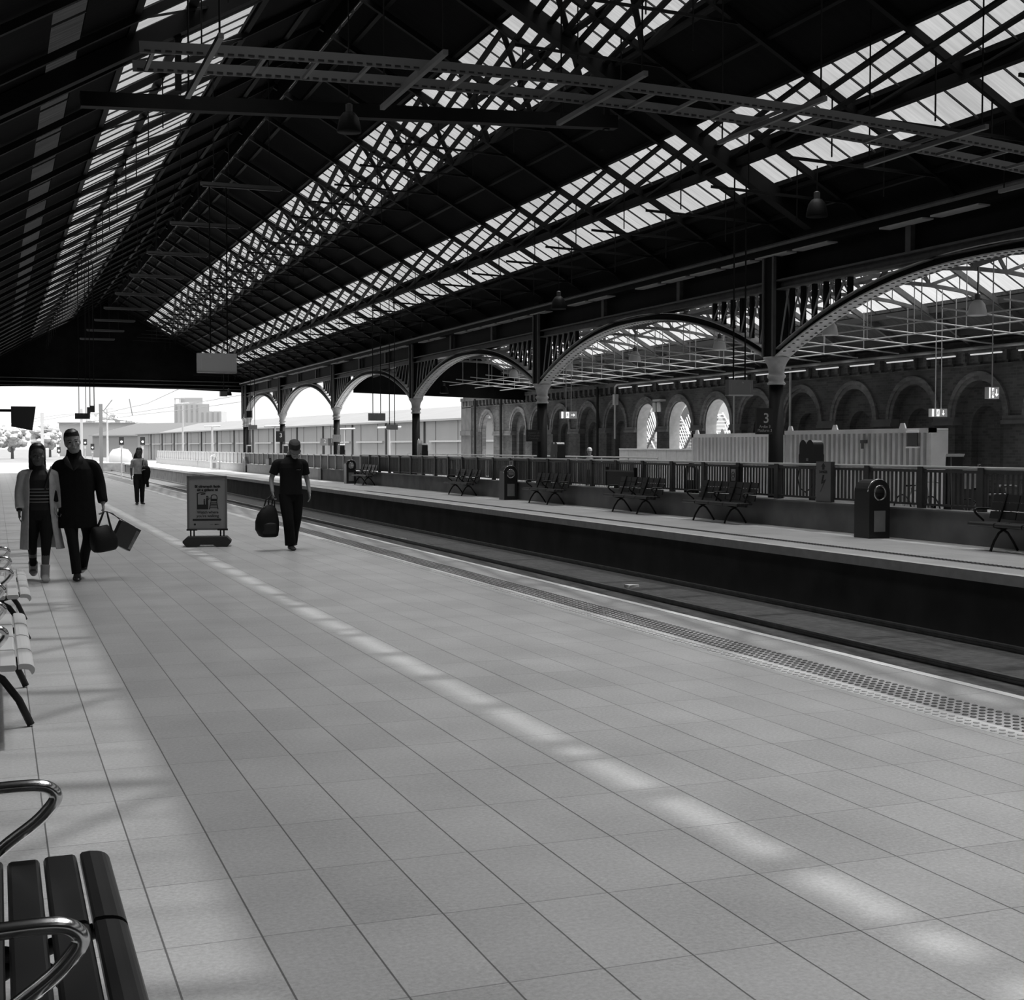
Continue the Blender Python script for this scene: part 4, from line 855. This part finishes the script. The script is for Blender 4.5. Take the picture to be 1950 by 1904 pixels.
m = MB(); m.loft([[T @ Vector((rx*math.cos(a), .005+ry*math.sin(a), z)) for a in [2*math.pi*k/18 for k in range(18)]] for z, rx, ry in ((.03,.105,.135),(.04,.092,.118),(.09,.088,.112),(.125,.06,.08),(.14,.02,.03))]); finish(m, 'hard_hat', PALE, wk, s, 0)
# ================================================================ SWING SIGN
ss = thing('swing_sign', 'freestanding safety poster sign on a dark moulded base between the walkers', 'sign', (3.28, 23.0, 0), R(-11))
RUB = M('base_rubber', .03, .75)
b = MB(); pr = [(-.39,.07),(-.33,.0),(-.16,.0),(-.10,.035),(.10,.035),(.16,.0),(.33,.0),(.39,.07),(.39,.10),(.32,.165),(-.32,.165),(-.39,.10)]
b.extr(pr, 'y', -.19, .19); b.build('base', RUB, ss)
for x in (-.27, -.215, .215, .27): MB().tube([(x,0,.15),(x,0,.27)], .013, 8).build('spring_leg', BLACK, ss)
for x in (-.25, .25): MB().extr([(x-.085,.262),(x+.085,.262),(x+.085,.285),(x+.05,.285) if x < 0 else (x+.085,.29),(x-.085,.29)], 'y', -.03, .03).build('foot_bracket', BLACK, ss)
FRAMEM = M('sign_frame', .18, .4, .3); POST = M('poster_paper', .28, .55); INK = M('poster_ink', .012, .6)
f = MB(); f.box(-.325,-.29,-.028,.028,.27,1.17); f.box(.29,.325,-.028,.028,.27,1.17); f.box(-.325,.325,-.028,.028,1.135,1.17); f.box(-.325,.325,-.028,.028,.27,.30); f.build('frame', FRAMEM, ss)
MB().box(-.295,.295,-.018,.018,.29,1.14).build('poster', POST, ss)
MB().box(-.29,.29,-.024,-.02,1.118,1.13).build('poster_rail', STEEL, ss)
text('lettering', 'Bí cúramach faoin\náit a siúlann tú', .058, INK, ss, (.01,-.0195,.965), (R(90),0,0), bold=.003)
text('lettering', "Watch where\nyou're walking", .062, M('poster_ink_grey', .04, .6), ss, (.01,-.0195,.535), (R(90),0,0), bold=.0018)
g = MB(); Y_ = -.021
def pg(pts): g.extr(pts, 'y', Y_, Y_+.003)
pg([(-.165,.615),(-.165,.885),(-.148,.885),(-.148,.695),(.02,.695),(.02,.615)]); pg([(-.165,.87),(-.165,.885),(-.01,.915),(-.01,.904)])
pg([(-.095,.855),(-.03,.862),(-.02,.872),(-.03,.885),(-.095,.878),(-.105,.866)])
pg([(-.055,.695),(-.055,.75),(-.06,.755),(-.045,.765),(-.03,.755),(-.035,.75),(-.032,.695)]); pg(arc((-.045,.776), .012, 0, 330, 9))
pg([(-.018,.695),(-.02,.77),(-.012,.805),(.012,.81),(.022,.79),(.018,.75),(.02,.695)]); pg(arc((.002,.826), .016, 0, 330, 9)); pg([(.012,.80),(.034,.79),(.022,.825),(.028,.828),(.044,.785),(.02,.775)])
g.build('platform_picture', INK, ss)
g = MB()
pg([(.06,.735),(.055,.80),(.07,.85),(.10,.862),(.14,.862),(.165,.84),(.172,.80),(.165,.735),(.155,.735),(.155,.75),(.07,.75),(.07,.735)])
pg([(.055,.735),(.03,.615),(.045,.615),(.07,.735)]); pg([(.165,.735),(.185,.615),(.17,.615),(.152,.735)])
for z, a in ((.715,.07),(.69,.065),(.665,.06),(.635,.05)): pg([(a-.002,z),(.225-a,z),(.227-a,z+.012),(a,z+.012)])
g.build('train_picture', INK, ss)
g = MB(); Y_ = -.022; pg([(.075,.79),(.078,.835),(.10,.85),(.138,.85),(.155,.83),(.157,.79)]); g.build('train_windscreen', POST, ss)
g = MB(); Y_ = -.021; pg([(-.235,.425),(.205,.425),(.205,.415),(.235,.44),(.205,.467),(.205,.457),(-.235,.457)]); g.build('arrow', INK, ss)
g = MB(); pg(arc((-.2,.365), .018, 0, 350, 12)); pg([(.05,.36),(.10,.362),(.10,.367),(.05,.365)]); pg([(.12,.352),(.17,.358),(.21,.365),(.17,.370),(.12,.372)]); g.build('logo_marks', INK, ss)
# ================================================================ THE BAY BEHIND THE FENCE
CORR = M('container_paint', .62, .5, var=.12, scale=2); CORR2 = M('container_paint_grey', .46, .5, var=.15, scale=2)
def container(y0, y1, x0, zt, label, mat, extras=None):
    t = thing('shipping_container', label, 'container', (x0, y0, 0), 0, 'corrugated containers behind the fence')
    L = y1-y0; m = MB(); p = []; y = .12
    while y < L-.30: p += [(0,y),(0,y+.11),(.085,y+.125),(.085,y+.225)]; y += .24
    p = [(x, v) for x, v in p]+[(0,L-.1)]
    back = [(.12, v) for x, v in p]
    m.strip(p, back, 'z', .12, zt-.12); m.build('corrugated_side', mat, t)
    for yy in (0, L-.12): MB().box(-.03,.14,yy,yy+.12,0,zt).build('corner_post', mat, t)
    MB().box(-.03,.14,0,L,zt-.12,zt).build('top_rail', mat, t); MB().box(-.03,.14,0,L,0,.14).build('bottom_rail', mat, t)
    MB().box(.1,.5,0,L,zt-.06,zt-.01).build('roof_sheet', WHITE, t); MB().box(.14,.5,0,.06,.05,zt-.05).build('end_panel', mat, t)
    for yy in (L*.18, L*.62, L*.95): MB().extr([(yy-.14,zt),(yy+.14,zt),(yy+.07,zt+.14),(yy-.07,zt+.14)], 'x', .02, .06).build('lifting_lug', mat, t)
    return t
container(36.55, 41.9, 22.5, 2.09, 'pale corrugated container left of the nearest iron column', CORR)
c2 = container(29.0, 36.1, 22.5, 2.14, 'grey corrugated container right of the nearest iron column, small dark vent at its end', CORR2)
MB().box(-.06,-.02,.55,.95,1.68,2.02).build('vent_window', DARK, c2); MB().box(-.07,0,.5,1.0,2.02,2.07).box(-.07,0,.5,1.0,1.62,1.66).build('vent_frame', WHITE, c2)
m = MB(); m.box(-.16,-.02,2.75,2.9,1.75,1.84); m.box(-.16,-.12,2.78,2.86,1.6,1.76); m.build('wall_fitting', DARK, c2)
hd = thing('site_hoarding', 'low pale panelled hoarding beside the pale container below the open arches', 'hoarding', (23.5, 43.3, 0))
for k in range(8): MB().box(-.03,.03,.82*k+.006,.82*(k+1)-.006,0,1.55).build('hoarding_panel', PALE, hd)
MB().box(-.05,.05,0,6.56,1.55,1.59).build('top_rail', WHITE, hd)
gr = thing('guard_rail', 'pale double guard rail in the bay behind the barred fence', 'railing', (18.2, 36.0, 0))
for z in (1.33, 1.22): MB().tube([(0,0,z),(0,26,z)], .028, 6).build('rail', WHITE, gr)
for k in range(14): MB().tube([(0,2*k,0),(0,2*k,1.33)], .024, 6).build('rail_post', WHITE, gr)
m = MB()
for k in range(208): m.box(-.008,.008,k*.125,k*.125+.02,.15,1.22)
m.build('balusters', MID, gr)
# cowls of the hose reels on the fence by each column
COWL = M('black_cowl', .008, .4)
def cowl(y, label):
    t = thing('hose_reel_cover', label, 'cover', (15.75, y, 0), R(-90), 'double-domed covers by the columns')
    MB().box(-.03,.03,-.02,.1,0,1.3).build('stand', COWL, t)
    MB().box(-.27,.27,-.12,.14,1.24,1.5).build('case', COWL, t)
    for x in (-.13, .13): MB().extr([(x-.135,1.5)]+arc((x,1.66), .135, 180, 0, 12)+[(x+.135,1.5)], 'y', -.11, .13).build('dome', COWL, t)
    MB().box(.02,.1,-.128,-.12,1.36,1.42).build('plate', MID, t)
    MB().tube([(-.22,-.13,1.24),(-.27,-.14,1.0),(-.18,-.15,.8),(.05,-.15,.72),(.25,-.14,.82),(.33,-.13,1.0),(.27,-.13,1.24)], .014, 6).build('hose', BLACK, t, True)
    return t
cw = cowl(24.2, 'black double-domed hose reel cover right of the nearest iron column')
for y, l in ((37.8, 'black double-domed hose reel cover beside the column with the nameboard'), (51.6, 'black double-domed hose reel cover beside the column by the hanging boards'), (65.2, 'black double-domed hose reel cover beside the column by the 1 sign'), (79.0, 'black double-domed hose reel cover beside the column behind the capped person'), (91.2, 'black double-domed hose reel cover beside the last column')): dup(cw, (15.75, y, 0), label=l)
hb = thing('water_bottle_post', 'white rounded post head beside the hose reel cover by the hanging boards', 'post', (15.8, 52.3, 0)); MB().lathe([(.07,0),(.07,1.75),(.05,1.9),(.01,1.98)], n=12).build('post', WHITE, hb, True)
# warning signs on the fence
def bolt_sign(y, w, h, z, label, words=True):
    t = thing('warning_sign', label, 'sign', (15.36, y, z), R(-90), 'lightning-bolt signs on the fence')
    MB().box(-w/2,w/2,-.03,.05,0,h).build('sign_box', DARK, t); MB().box(-w/2+.012,w/2-.012,-.036,-.03,.012,h-.012).build('sign_face', M('sign_face_grey', .13, .5) if words else MID, t)
    m = MB(); Z = h/.8
    for pts in ([(-.075,.70*Z),(0,.775*Z),(.075,.70*Z),(.035,.70*Z),(.035,.64*Z),(-.035,.64*Z),(-.035,.70*Z)],): m.extr(pts, 'y', -.04, -.036)
    m.build('up_arrow', INK, t); m = MB()
    for pts in ([(-.02,.54*Z),(.035,.54*Z),(-.01,.42*Z),(-.075,.36*Z)], [(-.075,.36*Z),(-.01,.42*Z),(.095,.45*Z),(.03,.39*Z)], [(.095,.45*Z),(.03,.39*Z),(-.10,.2*Z)]): m.extr(pts, 'y', -.04, -.036)
    m.build('bolt_symbol', INK, t)
    if words: text('lettering', 'DANGER', .07, INK, t, (0,-.037,.595*Z), (R(90),0,0), bold=.002); m = MB(); m.box(-w*.4,w*.4,-.042,-.036,-.09,-.01); m.build('lower_plate', MID, t)
bolt_sign(23.1, .53, .80, .56, 'grey sign with up arrow and black lightning bolt, right of the nearest column')
bolt_sign(40.6, .40, .62, .60, 'small grey lightning-bolt sign on the fence beside the column with the nameboard', False)
nb_ = thing('noticeboard', 'black noticeboard frame on the fence behind a dark bench', 'board', (15.34, 32.5, .62), R(-90))
MB().box(-.85,.85,-.03,.04,0,.38).build('board', BLACK, nb_); MB().box(-.88,.88,-.05,.02,.38,.42).build('top_ledge', DARK, nb_)
for x in (-.86, .86): MB().box(x-.03,x+.03,-.04,.04,0,.5).build('end_post', BLACK, nb_)
rs = thing('round_symbol_sign', 'small pale plate with a round symbol on a dark post between bench and column', 'sign', (15.32, 26.6, .6), R(-90))
MB().box(-.2,.2,0,.05,0,.62).build('post_panel', BLACK, rs); MB().box(-.09,.09,-.012,0,.3,.56).build('plate', PALESIGN, rs)
m = MB(); m.tube([(.065*math.cos(R(a)),-.014,.43+.07*math.sin(R(a))) for a in range(0,360,20)], .007, 5, closed=True, up=(0,1,0)); m.box(-.04,.04,-.016,-.012,.42,.44); m.build('round_symbol', INK, rs)
hp = thing('curved_pipe_stand', 'black curved pipe stand on the fence between the two right-hand benches', 'pipe', (15.5, 28.9, 0), R(-90))
MB().tube([(.28,0,.55)]+[(.28*math.cos(R(a)),0,.95+.28*math.sin(R(a))) for a in range(0,181,15)]+[(-.28,0,.55)], .05, 8, up=(0,1,0)).build('pipe', BLACK, hp, True); MB().box(-.13,.13,-.05,.05,.56,.86).build('valve_box', BLACK, hp); MB().box(-.3,.3,-.05,.05,.5,.57).build('base', BLACK, hp)
hp2 = dup(hp, (15.5, 47.2, 0), label='black curved pipe stand on the fence left of the middle bench')
tt = thing('information_totem', 'dark tapering information totem with pale top rising above the fence', 'totem', (15.75, 19.7, 0), R(-90))
MB().extr([(-.13,0),(.13,0),(.08,1.48),(-.05,1.48)], 'y', -.12, .12).build('body', M('totem_case', .012, .3), tt); MB().extr([(-.06,1.48),(.09,1.48),(.12,1.53),(-.03,1.53)], 'y', -.14, .14).build('cap', PALE, tt)
m = MB(); m.tube([(-.13,-.125,0),(-.05,-.125,1.47)], .008, 5); m.tube([(.128,-.125,0),(.08,-.125,1.47)], .008, 5); m.build('edge_trim', MID, tt)
ps = thing('poster_stand', 'pale poster on a board stand seen through the fence bars at far right', 'poster', (18.0, 22.1, 0), R(-90))
MB().box(-.36,.36,-.02,.02,.1,1.3).build('board', DARK, ps); MB().box(-.32,.32,-.03,-.02,.82,1.24).build('poster', M('poster_white', .55, .5, var=.25, scale=7), ps)
for x in (-.34, .34): MB().box(x-.02,x+.02,-.2,.2,0,.06).box(x-.02,x+.02,-.025,.025,0,1.32).build('stand_leg', GALV, ps)
def bicycle(loc, rz, label):
    t = thing('bicycle', label, 'bicycle', loc, rz, 'bicycles behind the fence')
    for x in (-.52, .52):
        w = MB().tube([(x+.33*math.cos(R(a)),0,.34+.33*math.sin(R(a))) for a in range(0,360,15)], .017, 6, closed=True, up=(0,1,0)).build('wheel', BLACK, t, True)
        m = MB()
        for a in range(0,360,30): m.tube([(x,0,.34),(x+.32*math.cos(R(a)),0,.34+.32*math.sin(R(a)))], .003, 4, up=(0,1,0))
        m.build('spokes', GALV, w)
    m = MB()
    for p, q in (((-.52,0,.34),(-.05,0,.3)),((-.05,0,.3),(-.18,0,.82)),((-.18,0,.76),(.36,0,.78)),((-.05,0,.3),(.38,0,.68)),((-.18,0,.74),(-.52,0,.34)),((.52,0,.34),(.35,0,.9))): m.tube([p,q], .017, 6, up=(0,1,0))
    m.build('frame', GALV, t)
    MB().tube([(.42,-.24,.93),(.35,-.2,.95),(.35,.2,.95),(.42,.24,.93)], .014, 6).build('handlebar', STEEL, t); MB().loft([[(-.32,-.07,.84),(-.32,.07,.84),(-.32,.07,.88),(-.32,-.07,.88)],[(-.06,-.02,.86),(-.06,.02,.86),(-.06,.02,.88),(-.06,-.02,.88)]]).build('saddle', BLACK, t); MB().tube([(-.05,-.07,.3),(-.05,.07,.3)], .06, 10).build('crank', STEEL, t)
    return t
b1 = bicycle((17.4, 22.9, 0), R(-95), 'bicycle leaning behind the fence left of the tapering totem')
dup(b1, (17.3, 20.6, 0), R(-80), label='bicycle behind the fence at the right edge of the view')
kb = thing('equipment_cabinet', 'black equipment cabinet behind the fence left of a column by the hanging boards', 'cabinet', (16.2, 56.2, 0)); MB().box(-.25,.25,-.4,.4,0,1.08).build('case', BLACK, kb); MB().box(-.27,.27,-.42,.42,1.08,1.12).build('lid', BLACK, kb)
gb = thing('grit_box', 'small grey box on the low wall behind the capped person', 'box', (15.45, 82.3, .56)); MB().box(-.12,.1,-.5,.5,0,.36).build('case', MID, gb); MB().box(-.13,.11,-.52,.52,.36,.42).build('lid', DARK, gb)
# pale pipe, lit tubes and downpipes on the brick wall
m = MB().tube([(24.78,20,4.32),(24.78,52.9,4.30),(24.78,53.1,4.2),(24.78,53.1,2.0)], .045, 8); tag(m.build('service_pipe', PALE), 'long pale pipe running below the roof along the brick wall', 'pipe')
jb = thing('junction_box', 'pale box where the long pipe turns down the brick wall', 'box', (24.8, 53.1, 3.45)); MB().box(-.08,.1,-.1,.1,0,.45).build('case', PALE, jb)
TUBE = M('lit_tube', .8, .4, emit=.45); HOUS = M('tube_housing', .1, .5)
t0_ = None
for k in range(17):
    y = 21.5+1.85*k
    if t0_ is None:
        t0_ = thing('tube_light', 'lit tube light in the row under the long pale pipe on the brick wall', 'light', (24.62, y, 4.12), 0, 'tube lights along the brick wall')
        MB().box(-.05,.05,0,1.3,.03,.08).build('housing', HOUS, t0_); MB().tube([(0,.04,.01),(0,1.26,.01)], .022, 6).build('tube', TUBE, t0_); MB().box(0,.2,.6,.7,.04,.07).build('bracket', HOUS, t0_)
    else: dup(t0_, (24.62, y, 4.12))
for y, z0, r, mt, l in ((71.4,0,.07,BLACK,'black downpipe at the far end of the brick wall'), (67.3,0,.07,BLACK,'black downpipe between open and blind arch of the brick wall'), (55.0,0,.06,BLACK,'black downpipe on the brick wall right of the exit sign with right arrow'), (39.4,2.0,.04,PALE,'pale thin pipe down the brick wall behind the nearest column'), (43.1,1.6,.035,PALE,'pale thin pipe down the brick wall right of the three open arches')):
    tag(MB().tube([(24.82,y,z0),(24.82,y,4.3)], r, 8).build('downpipe', mt), l, 'pipe')
fl = thing('floodlight', 'pair of pale floodlights between two open arches of the brick wall', 'light', (24.75, 49.1, 3.05))
for y in (-.2, .2): MB().lathe([(.08,0),(.085,.02),(.085,.34),(.06,.38)], (0,y,0), 12).build('lamp_body', WHITE, fl, True)
MB().box(-.03,.27,-.32,.32,.42,.5).build('bracket', PALE, fl)
# what is seen through the open arches
st = MB()
def stair(loc, label, d):
    t = thing('steel_stair', label, 'stair', loc, 0, 'steel stair flights beyond the open arches')
    for sgn, y0 in ((1, 0), (-1, 0)):
        m = MB()
        for x in (0, .8): m.beam((x,y0,.2), (x,y0+sgn*1.7,1.75), .05, .16)
        m.build('stringer', GALV, t)
        m = MB()
        for k in range(11): m.box(.0,.8,y0+sgn*(.12+.155*k)-.08,y0+sgn*(.12+.155*k)+.05,.3+.142*k,.33+.142*k)
        m.build('treads', WHITE, t)
        m = MB()
        for k in range(14): m.tube([(-.03,y0+sgn*(.1+.12*k),.3+.11*k),(-.03,y0+sgn*(.1+.12*k)+.45,.3+.11*k+.62)], .022, 5)
        m.build('slanted_bars', WHITE, t)
    MB().box(-.05,.85,-.1,.1,-2.25,.25).build('foot', GALV, t)
    return t
s1 = stair((27.2, 51.6, 1.2), 'V-shaped pale steel bars seen through the middle open arch', 1)
dup(s1, (27.2, 47.9, 1.25), label='V-shaped pale steel bars seen through the right open arch'); dup(s1, (27.2, 55.4, 1.0), label='V-shaped pale steel bars seen through the left open arch')
m = MB(); p = []; y = 44
while y < 62: p += [(0,y),(0,y+.12),(.05,y+.16),(.05,y+.28)]; y += .32
m.strip(p, [(.08,v) for x, v in p], 'z', -1.1, 1.9); hf = m.build('corrugated_fence', M('fence_sheet', .4, .5)); hf.location = (28.6, 0, 0); tag(hf, 'pale corrugated fence beyond the open arches', 'fence')
sbld = thing('side_building', 'pale building beyond the open arches of the brick wall', 'building', (34, 0, -1.05))
w_ = MB(); w_.box(0,8,50,92,0,6.6); w_.build('wall', M('pale_render', .75, .8, var=.06), sbld)
for y in (58, 63.5, 69, 74.5, 80): MB().extr([(y-1.3,1.4),(y+1.3,1.4),(y+1.3,3.6)]+arc((y,3.6), 1.3, 0, 180, 12)+[(y-1.3,3.6)], 'x', -.03, .02).build('window', M('side_window', .12, .3), sbld)
MB().tube([(-.1,86.5,0),(-.1,86.5,4.6)], .1, 6).build('downpipe', DARK, sbld)
# ================================================================ BEYOND THE END OF THE SHED
WHW = M('warehouse_wall', .38, .8, var=.06, scale=.4); WHR = M('warehouse_roof', .085, .8, var=.1, scale=.3); TRIMW = M('warehouse_trim', .35, .6)
import numpy as _np
wa, wb = Vector((47.5, 96, 0)), Vector((29.95, 317, 0)); wd = (wb-wa).normalized(); wn = Vector((wd.y, -wd.x, 0)); WL = (wb-wa).length
wh = thing('warehouse', 'long pale warehouse with a low slate roof beyond the station', 'building', wa, math.atan2(wd.y, wd.x))
# local x runs along the front, local -y goes back
MB().box(0,WL,-16,0,-1.05,4.55).build('wall', WHW, wh)
MB().loft([[(0,.5,4.55),(0,-8,6.35),(0,-16.5,4.55),(0,-16.5,4.4),(0,.5,4.4)],[(WL-26,.5,4.55),(WL-26,-8,6.6),(WL-26,-16.5,4.55),(WL-26,-16.5,4.4),(WL-26,.5,4.4)],[(WL+.5,.5,4.55),(WL+.4,-8,4.6),(WL+.5,-16.5,4.55),(WL+.5,-16.5,4.4),(WL+.5,.5,4.4)]]).build('roof', WHR, wh)
MB().box(0,WL,.4,.6,4.4,4.6).build('gutter', TRIMW, wh)
for k in range(17):
    x = 10+12.2*k
    MB().box(x,x+.25,0,.18,-1,4.4).build('downpipe', M('dark_pipe_far', .08, .7) if k == 0 else bpy.data.materials['dark_pipe_far'], wh)
m = MB()
for k in range(17): m.box(11+12.2*k,20.5+12.2*k,.02,.25,2.15,2.35)
m.build('wall_pipe', PALE, wh)
m = MB()
for k in range(34): m.box(7+6.1*k,7.06+6.1*k,.0,.06,-1,4.4)
m.build('wall_joints', MID, wh)
hb = thing('hipped_shed', 'low shed with a dark hipped roof left of the long warehouse', 'building', (24, 376, -1.05), math.atan2(-36, 22))
MB().box(0,48,0,20,0,5.7).build('wall', M('shed_wall', .36, .8), hb); MB().loft([[(-.6,-.6,5.7),(48.6,-.6,5.7),(48.6,20.6,5.7),(-.6,20.6,5.7)],[(8,8,8.9),(41,8,8.9),(41,12,8.9),(8,12,8.9)]]).build('roof', M('shed_roof', .045, .8), hb); MB().box(-.7,48.7,-.75,-.55,5.5,5.8).build('gutter', TRIMW, hb)
bb = thing('flat_roofed_block', 'pale flat-roofed block behind the coated person', 'building', (17.5, 421, -1.05), R(-20))
MB().box(0,22,0,14,0,9.6).build('wall', M('block_wall', .42, .8), bb); MB().box(-.3,22.3,-.3,14.3,9.6,9.9).build('parapet', TRIMW, bb)
tw = thing('tower_block', 'tall office tower under construction far behind the warehouse', 'building', (84, 700, -1.05), R(-20))
TWM = M('tower_wall', .45, .8); TWD = M('tower_bands', .33, .7)
MB().box(0,23.5,0,14,0,20.5).build('lower_wing', TWM, tw); MB().box(0,17.5,0,14,20.5,24.2).build('upper_wing', TWM, tw); MB().box(3,14,1,13,24.2,27.3).build('top_storey', TWM, tw)
m = MB()
for k in range(9): m.box(.6+2.6*k,1.5+2.6*k,-.15,.05,1,20)
for k in range(5): m.box(.6+2.6*k,1.5+2.6*k,-.15,.05,20.5,23.8)
m.build('window_strips', TWD, tw)
m = MB()
for x in (.2, 2.6): m.box(x,x+.3,.3,.6,24.2,27.2)
m.box(0,5,.2,.7,26.6,27.0); m.build('open_frame', TWM, tw)
# trees, distance haze put into their pale leaf colour
LEAF = M('haze_toned_foliage', .5, .9, var=.15, scale=.6); TRUNK = M('tree_trunk', .15, .9)
def tree(loc, r, h, seed, label):
    t = thing('tree', label, 'tree', loc, 0, 'trees beyond the tracks'); rnd = random.Random(seed); m = MB()
    for k in range(110):
        u, v = rnd.random()*2*math.pi, math.acos(2*rnd.random()-1); rr = r*(.55+.45*rnd.random()); c = (rr*.8*math.sin(v)*math.cos(u), rr*.8*math.sin(v)*math.sin(u), h+rr*.75*math.cos(v)); q = r*(.09+.13*rnd.random())
        pts = [[(c[0]+q*math.sin(math.pi*(i+.5)/5)*math.cos(2*math.pi*j/7)*(1+.3*rnd.random()), c[1]+q*math.sin(math.pi*(i+.5)/5)*math.sin(2*math.pi*j/7)*(1+.3*rnd.random()), c[2]+q*math.cos(math.pi*(i+.5)/5)) for j in range(7)] for i in range(5)]; m.loft(pts)
    m.build('foliage', LEAF, t); MB().tube([(0,0,0),(0,0,h)], [.35,.2], 7).build('trunk', TRUNK, t)
tree((9.5, 300, -1.05), 3.6, 5.0, 1, 'hazy tree left of the flat-roofed block'); tree((3.6, 330, -1.05), 4.2, 5.2, 2, 'hazy tree beside the leftmost mast'); tree((13.5, 380, -1.05), 3.4, 5.0, 3, 'hazy round tree just left of the coated person'); tree((37, 520, -1.05), 7.0, 10.5, 4, 'tall hazy tree above the flat-roofed block'); tree((50, 560, -1.05), 6.0, 9.5, 5, 'tall hazy tree behind the hipped shed'); tree((-1, 310, -1.05), 3.6, 4.6, 6, 'hazy tree low at the left edge')
# masts, lamps and overhead line
MAST = M('mast_steel', .22, .6); MASTP = M('pale_mast', .5, .6)
def mast(name, loc, zt, w, mat, label, arm=None):
    t = thing(name, label, 'mast', loc, 0, 'masts along the tracks'); MB().box(-w/2,w/2,-w/2,w/2,0,zt-loc[2]).build('post', mat, t)
    if arm: MB().beam((0,0,arm[2]-loc[2]), (arm[0],0,arm[3]-loc[2]), .08, .08).beam((0,0,arm[1]-loc[2]), (arm[0]*.4,0,arm[2]-loc[2]+.1), .05, .05).build('arm', mat, t)
mast('catenary_mast', (9.7,139.5,-1.05), 5.85, .34, MAST, 'dark overhead line mast right of the coated person, long thin arm to the right', (2.5,5.4,4.4,4.2)); mast('catenary_mast', (4.2,137.5,-1.05), 4.9, .28, MASTP, 'pale overhead line mast above the woman at the left edge', (1.6,3.9,3.3,3.3)); mast('catenary_mast', (9.9,175,-1.05), 6.3, .3, MASTP, 'thin pale mast behind the small hanging boxes')
def lamp_post(loc, zt, label, w=.14):
    t = thing('lamp_post', label, 'lamp', loc, 0, 'lamp posts beyond the platforms'); MB().tube([(0,0,0),(0,0,zt-loc[2])], [w,w*.6], 8).build('post', MASTP, t); MB().tube([(-.7,0,zt-loc[2]),(.7,0,zt-loc[2]+.05)], .07, 6).build('lamp_head', MASTP, t)
lamp_post((12.3,166.6,-1.05), 6.1, 'tall white lamp post right of the dark overhead line mast'); lamp_post((19.3,153.3,-1.05), 6.4, 'tall white lamp post in front of the tower'); lamp_post((17.85,121.7,-1.05), 3.45, 'shorter lamp post left of the last iron columns'); lamp_post((17.2,89.5,0), 3.0, 'slim white post left of the 2 and 1 signs', .08); lamp_post((20.5,84,0), 2.75, 'slim white post with twin heads left of the hanging boards', .08); lamp_post((21.2,76,0), 2.75, 'slim white post with twin heads at the end of the brick wall', .08)
WIRE = M('wire', .25, .5)
for pts, l in (([(12.6,100.9,5.9),(13.0,128,5.6),(11.5,155,5.4),(10.0,230,6.8),(4,333,7.5)], 'overhead wire slanting highest across the sky from the gable'), ([(17.2,100,5.0),(15.5,122,4.9),(14.5,150,5.1),(12.2,228,5.4),(9,340,5.3)], 'overhead wire running lowest above the warehouse roof'), ([(17.2,100,5.5),(15.6,122,5.35),(14,150,5.3),(12.2,228,6.8),(3,335,6.5)], 'overhead wire in the middle of the three above the warehouse')):
    tag(MB().tube(pts, .022, 5).build('overhead_wire', WIRE), l, 'wire', 'overhead wires')
for (p, q), l in ((((11.3,146,6.5),(10.4,146,5.3)), 'dark slanting insulator stay above the dark mast'), (((13.0,146,6.6),(13.3,146,4.9)), 'dark hanging insulator rod right of the dark mast')): tag(MB().tube([p,q], .05, 6).build('insulator_rod', MAST), l, 'insulator', 'insulator rods on the overhead line')
SIGH = M('signal_head', .03, .5); SIGL = M('signal_lamp', .9, .4, emit=3)
def signal(loc, zt, label, s=1.0):
    t = thing('rail_signal', label, 'signal', loc, 0, 'rail signals beyond the platform end'); MB().tube([(0,.1,0),(0,.1,zt-loc[2])], .06, 8).build('post', MASTP, t)
    h = zt-loc[2]; MB().box(-.19*s,.19*s,-.1,.1,h-.62*s,h).build('signal_head', SIGH, t); MB().tube([(0,-.1,h-.38*s),(0,-.13,h-.38*s)], .085*s, 14).build('lamp', SIGL, t)
    MB().box(-.09*s,.09*s,-.04,.04,h-1.0*s,h-.72*s).build('number_plate', WHITE, t)
signal((9.5,114,-1.0), 2.45, 'rail signal with a bright round lamp left of the far woman'); signal((11.1,113.5,-1.0), 2.45, 'rail signal with a bright round lamp right of the far woman'); signal((8.0,136,-1.0), 2.4, 'small rail signal right of the coated person\'s head', .9); signal((8.65,135.8,-1.0), 1.95, 'small rail signal lower beside the dark mast', .9); signal((5.65,137,-1.0), 1.65, 'small rail signal left of the coated person\'s head', .9)
tk = thing('storage_tank', 'white rounded tank behind the signal left of the far woman', 'tank', (13.3,161,-1.05)); MB().lathe([(.0,0),(1.3,0),(1.3,1.4),(1.2,1.95),(.85,2.4),(.0,2.6)], n=18).build('shell', M('tank_white', .45, .5), tk, True)
struct(MB().box(9.4,30,156,175,-1.2,-.12).build('far_platform_floor', CONC), 'low pale platform beyond the tracks')
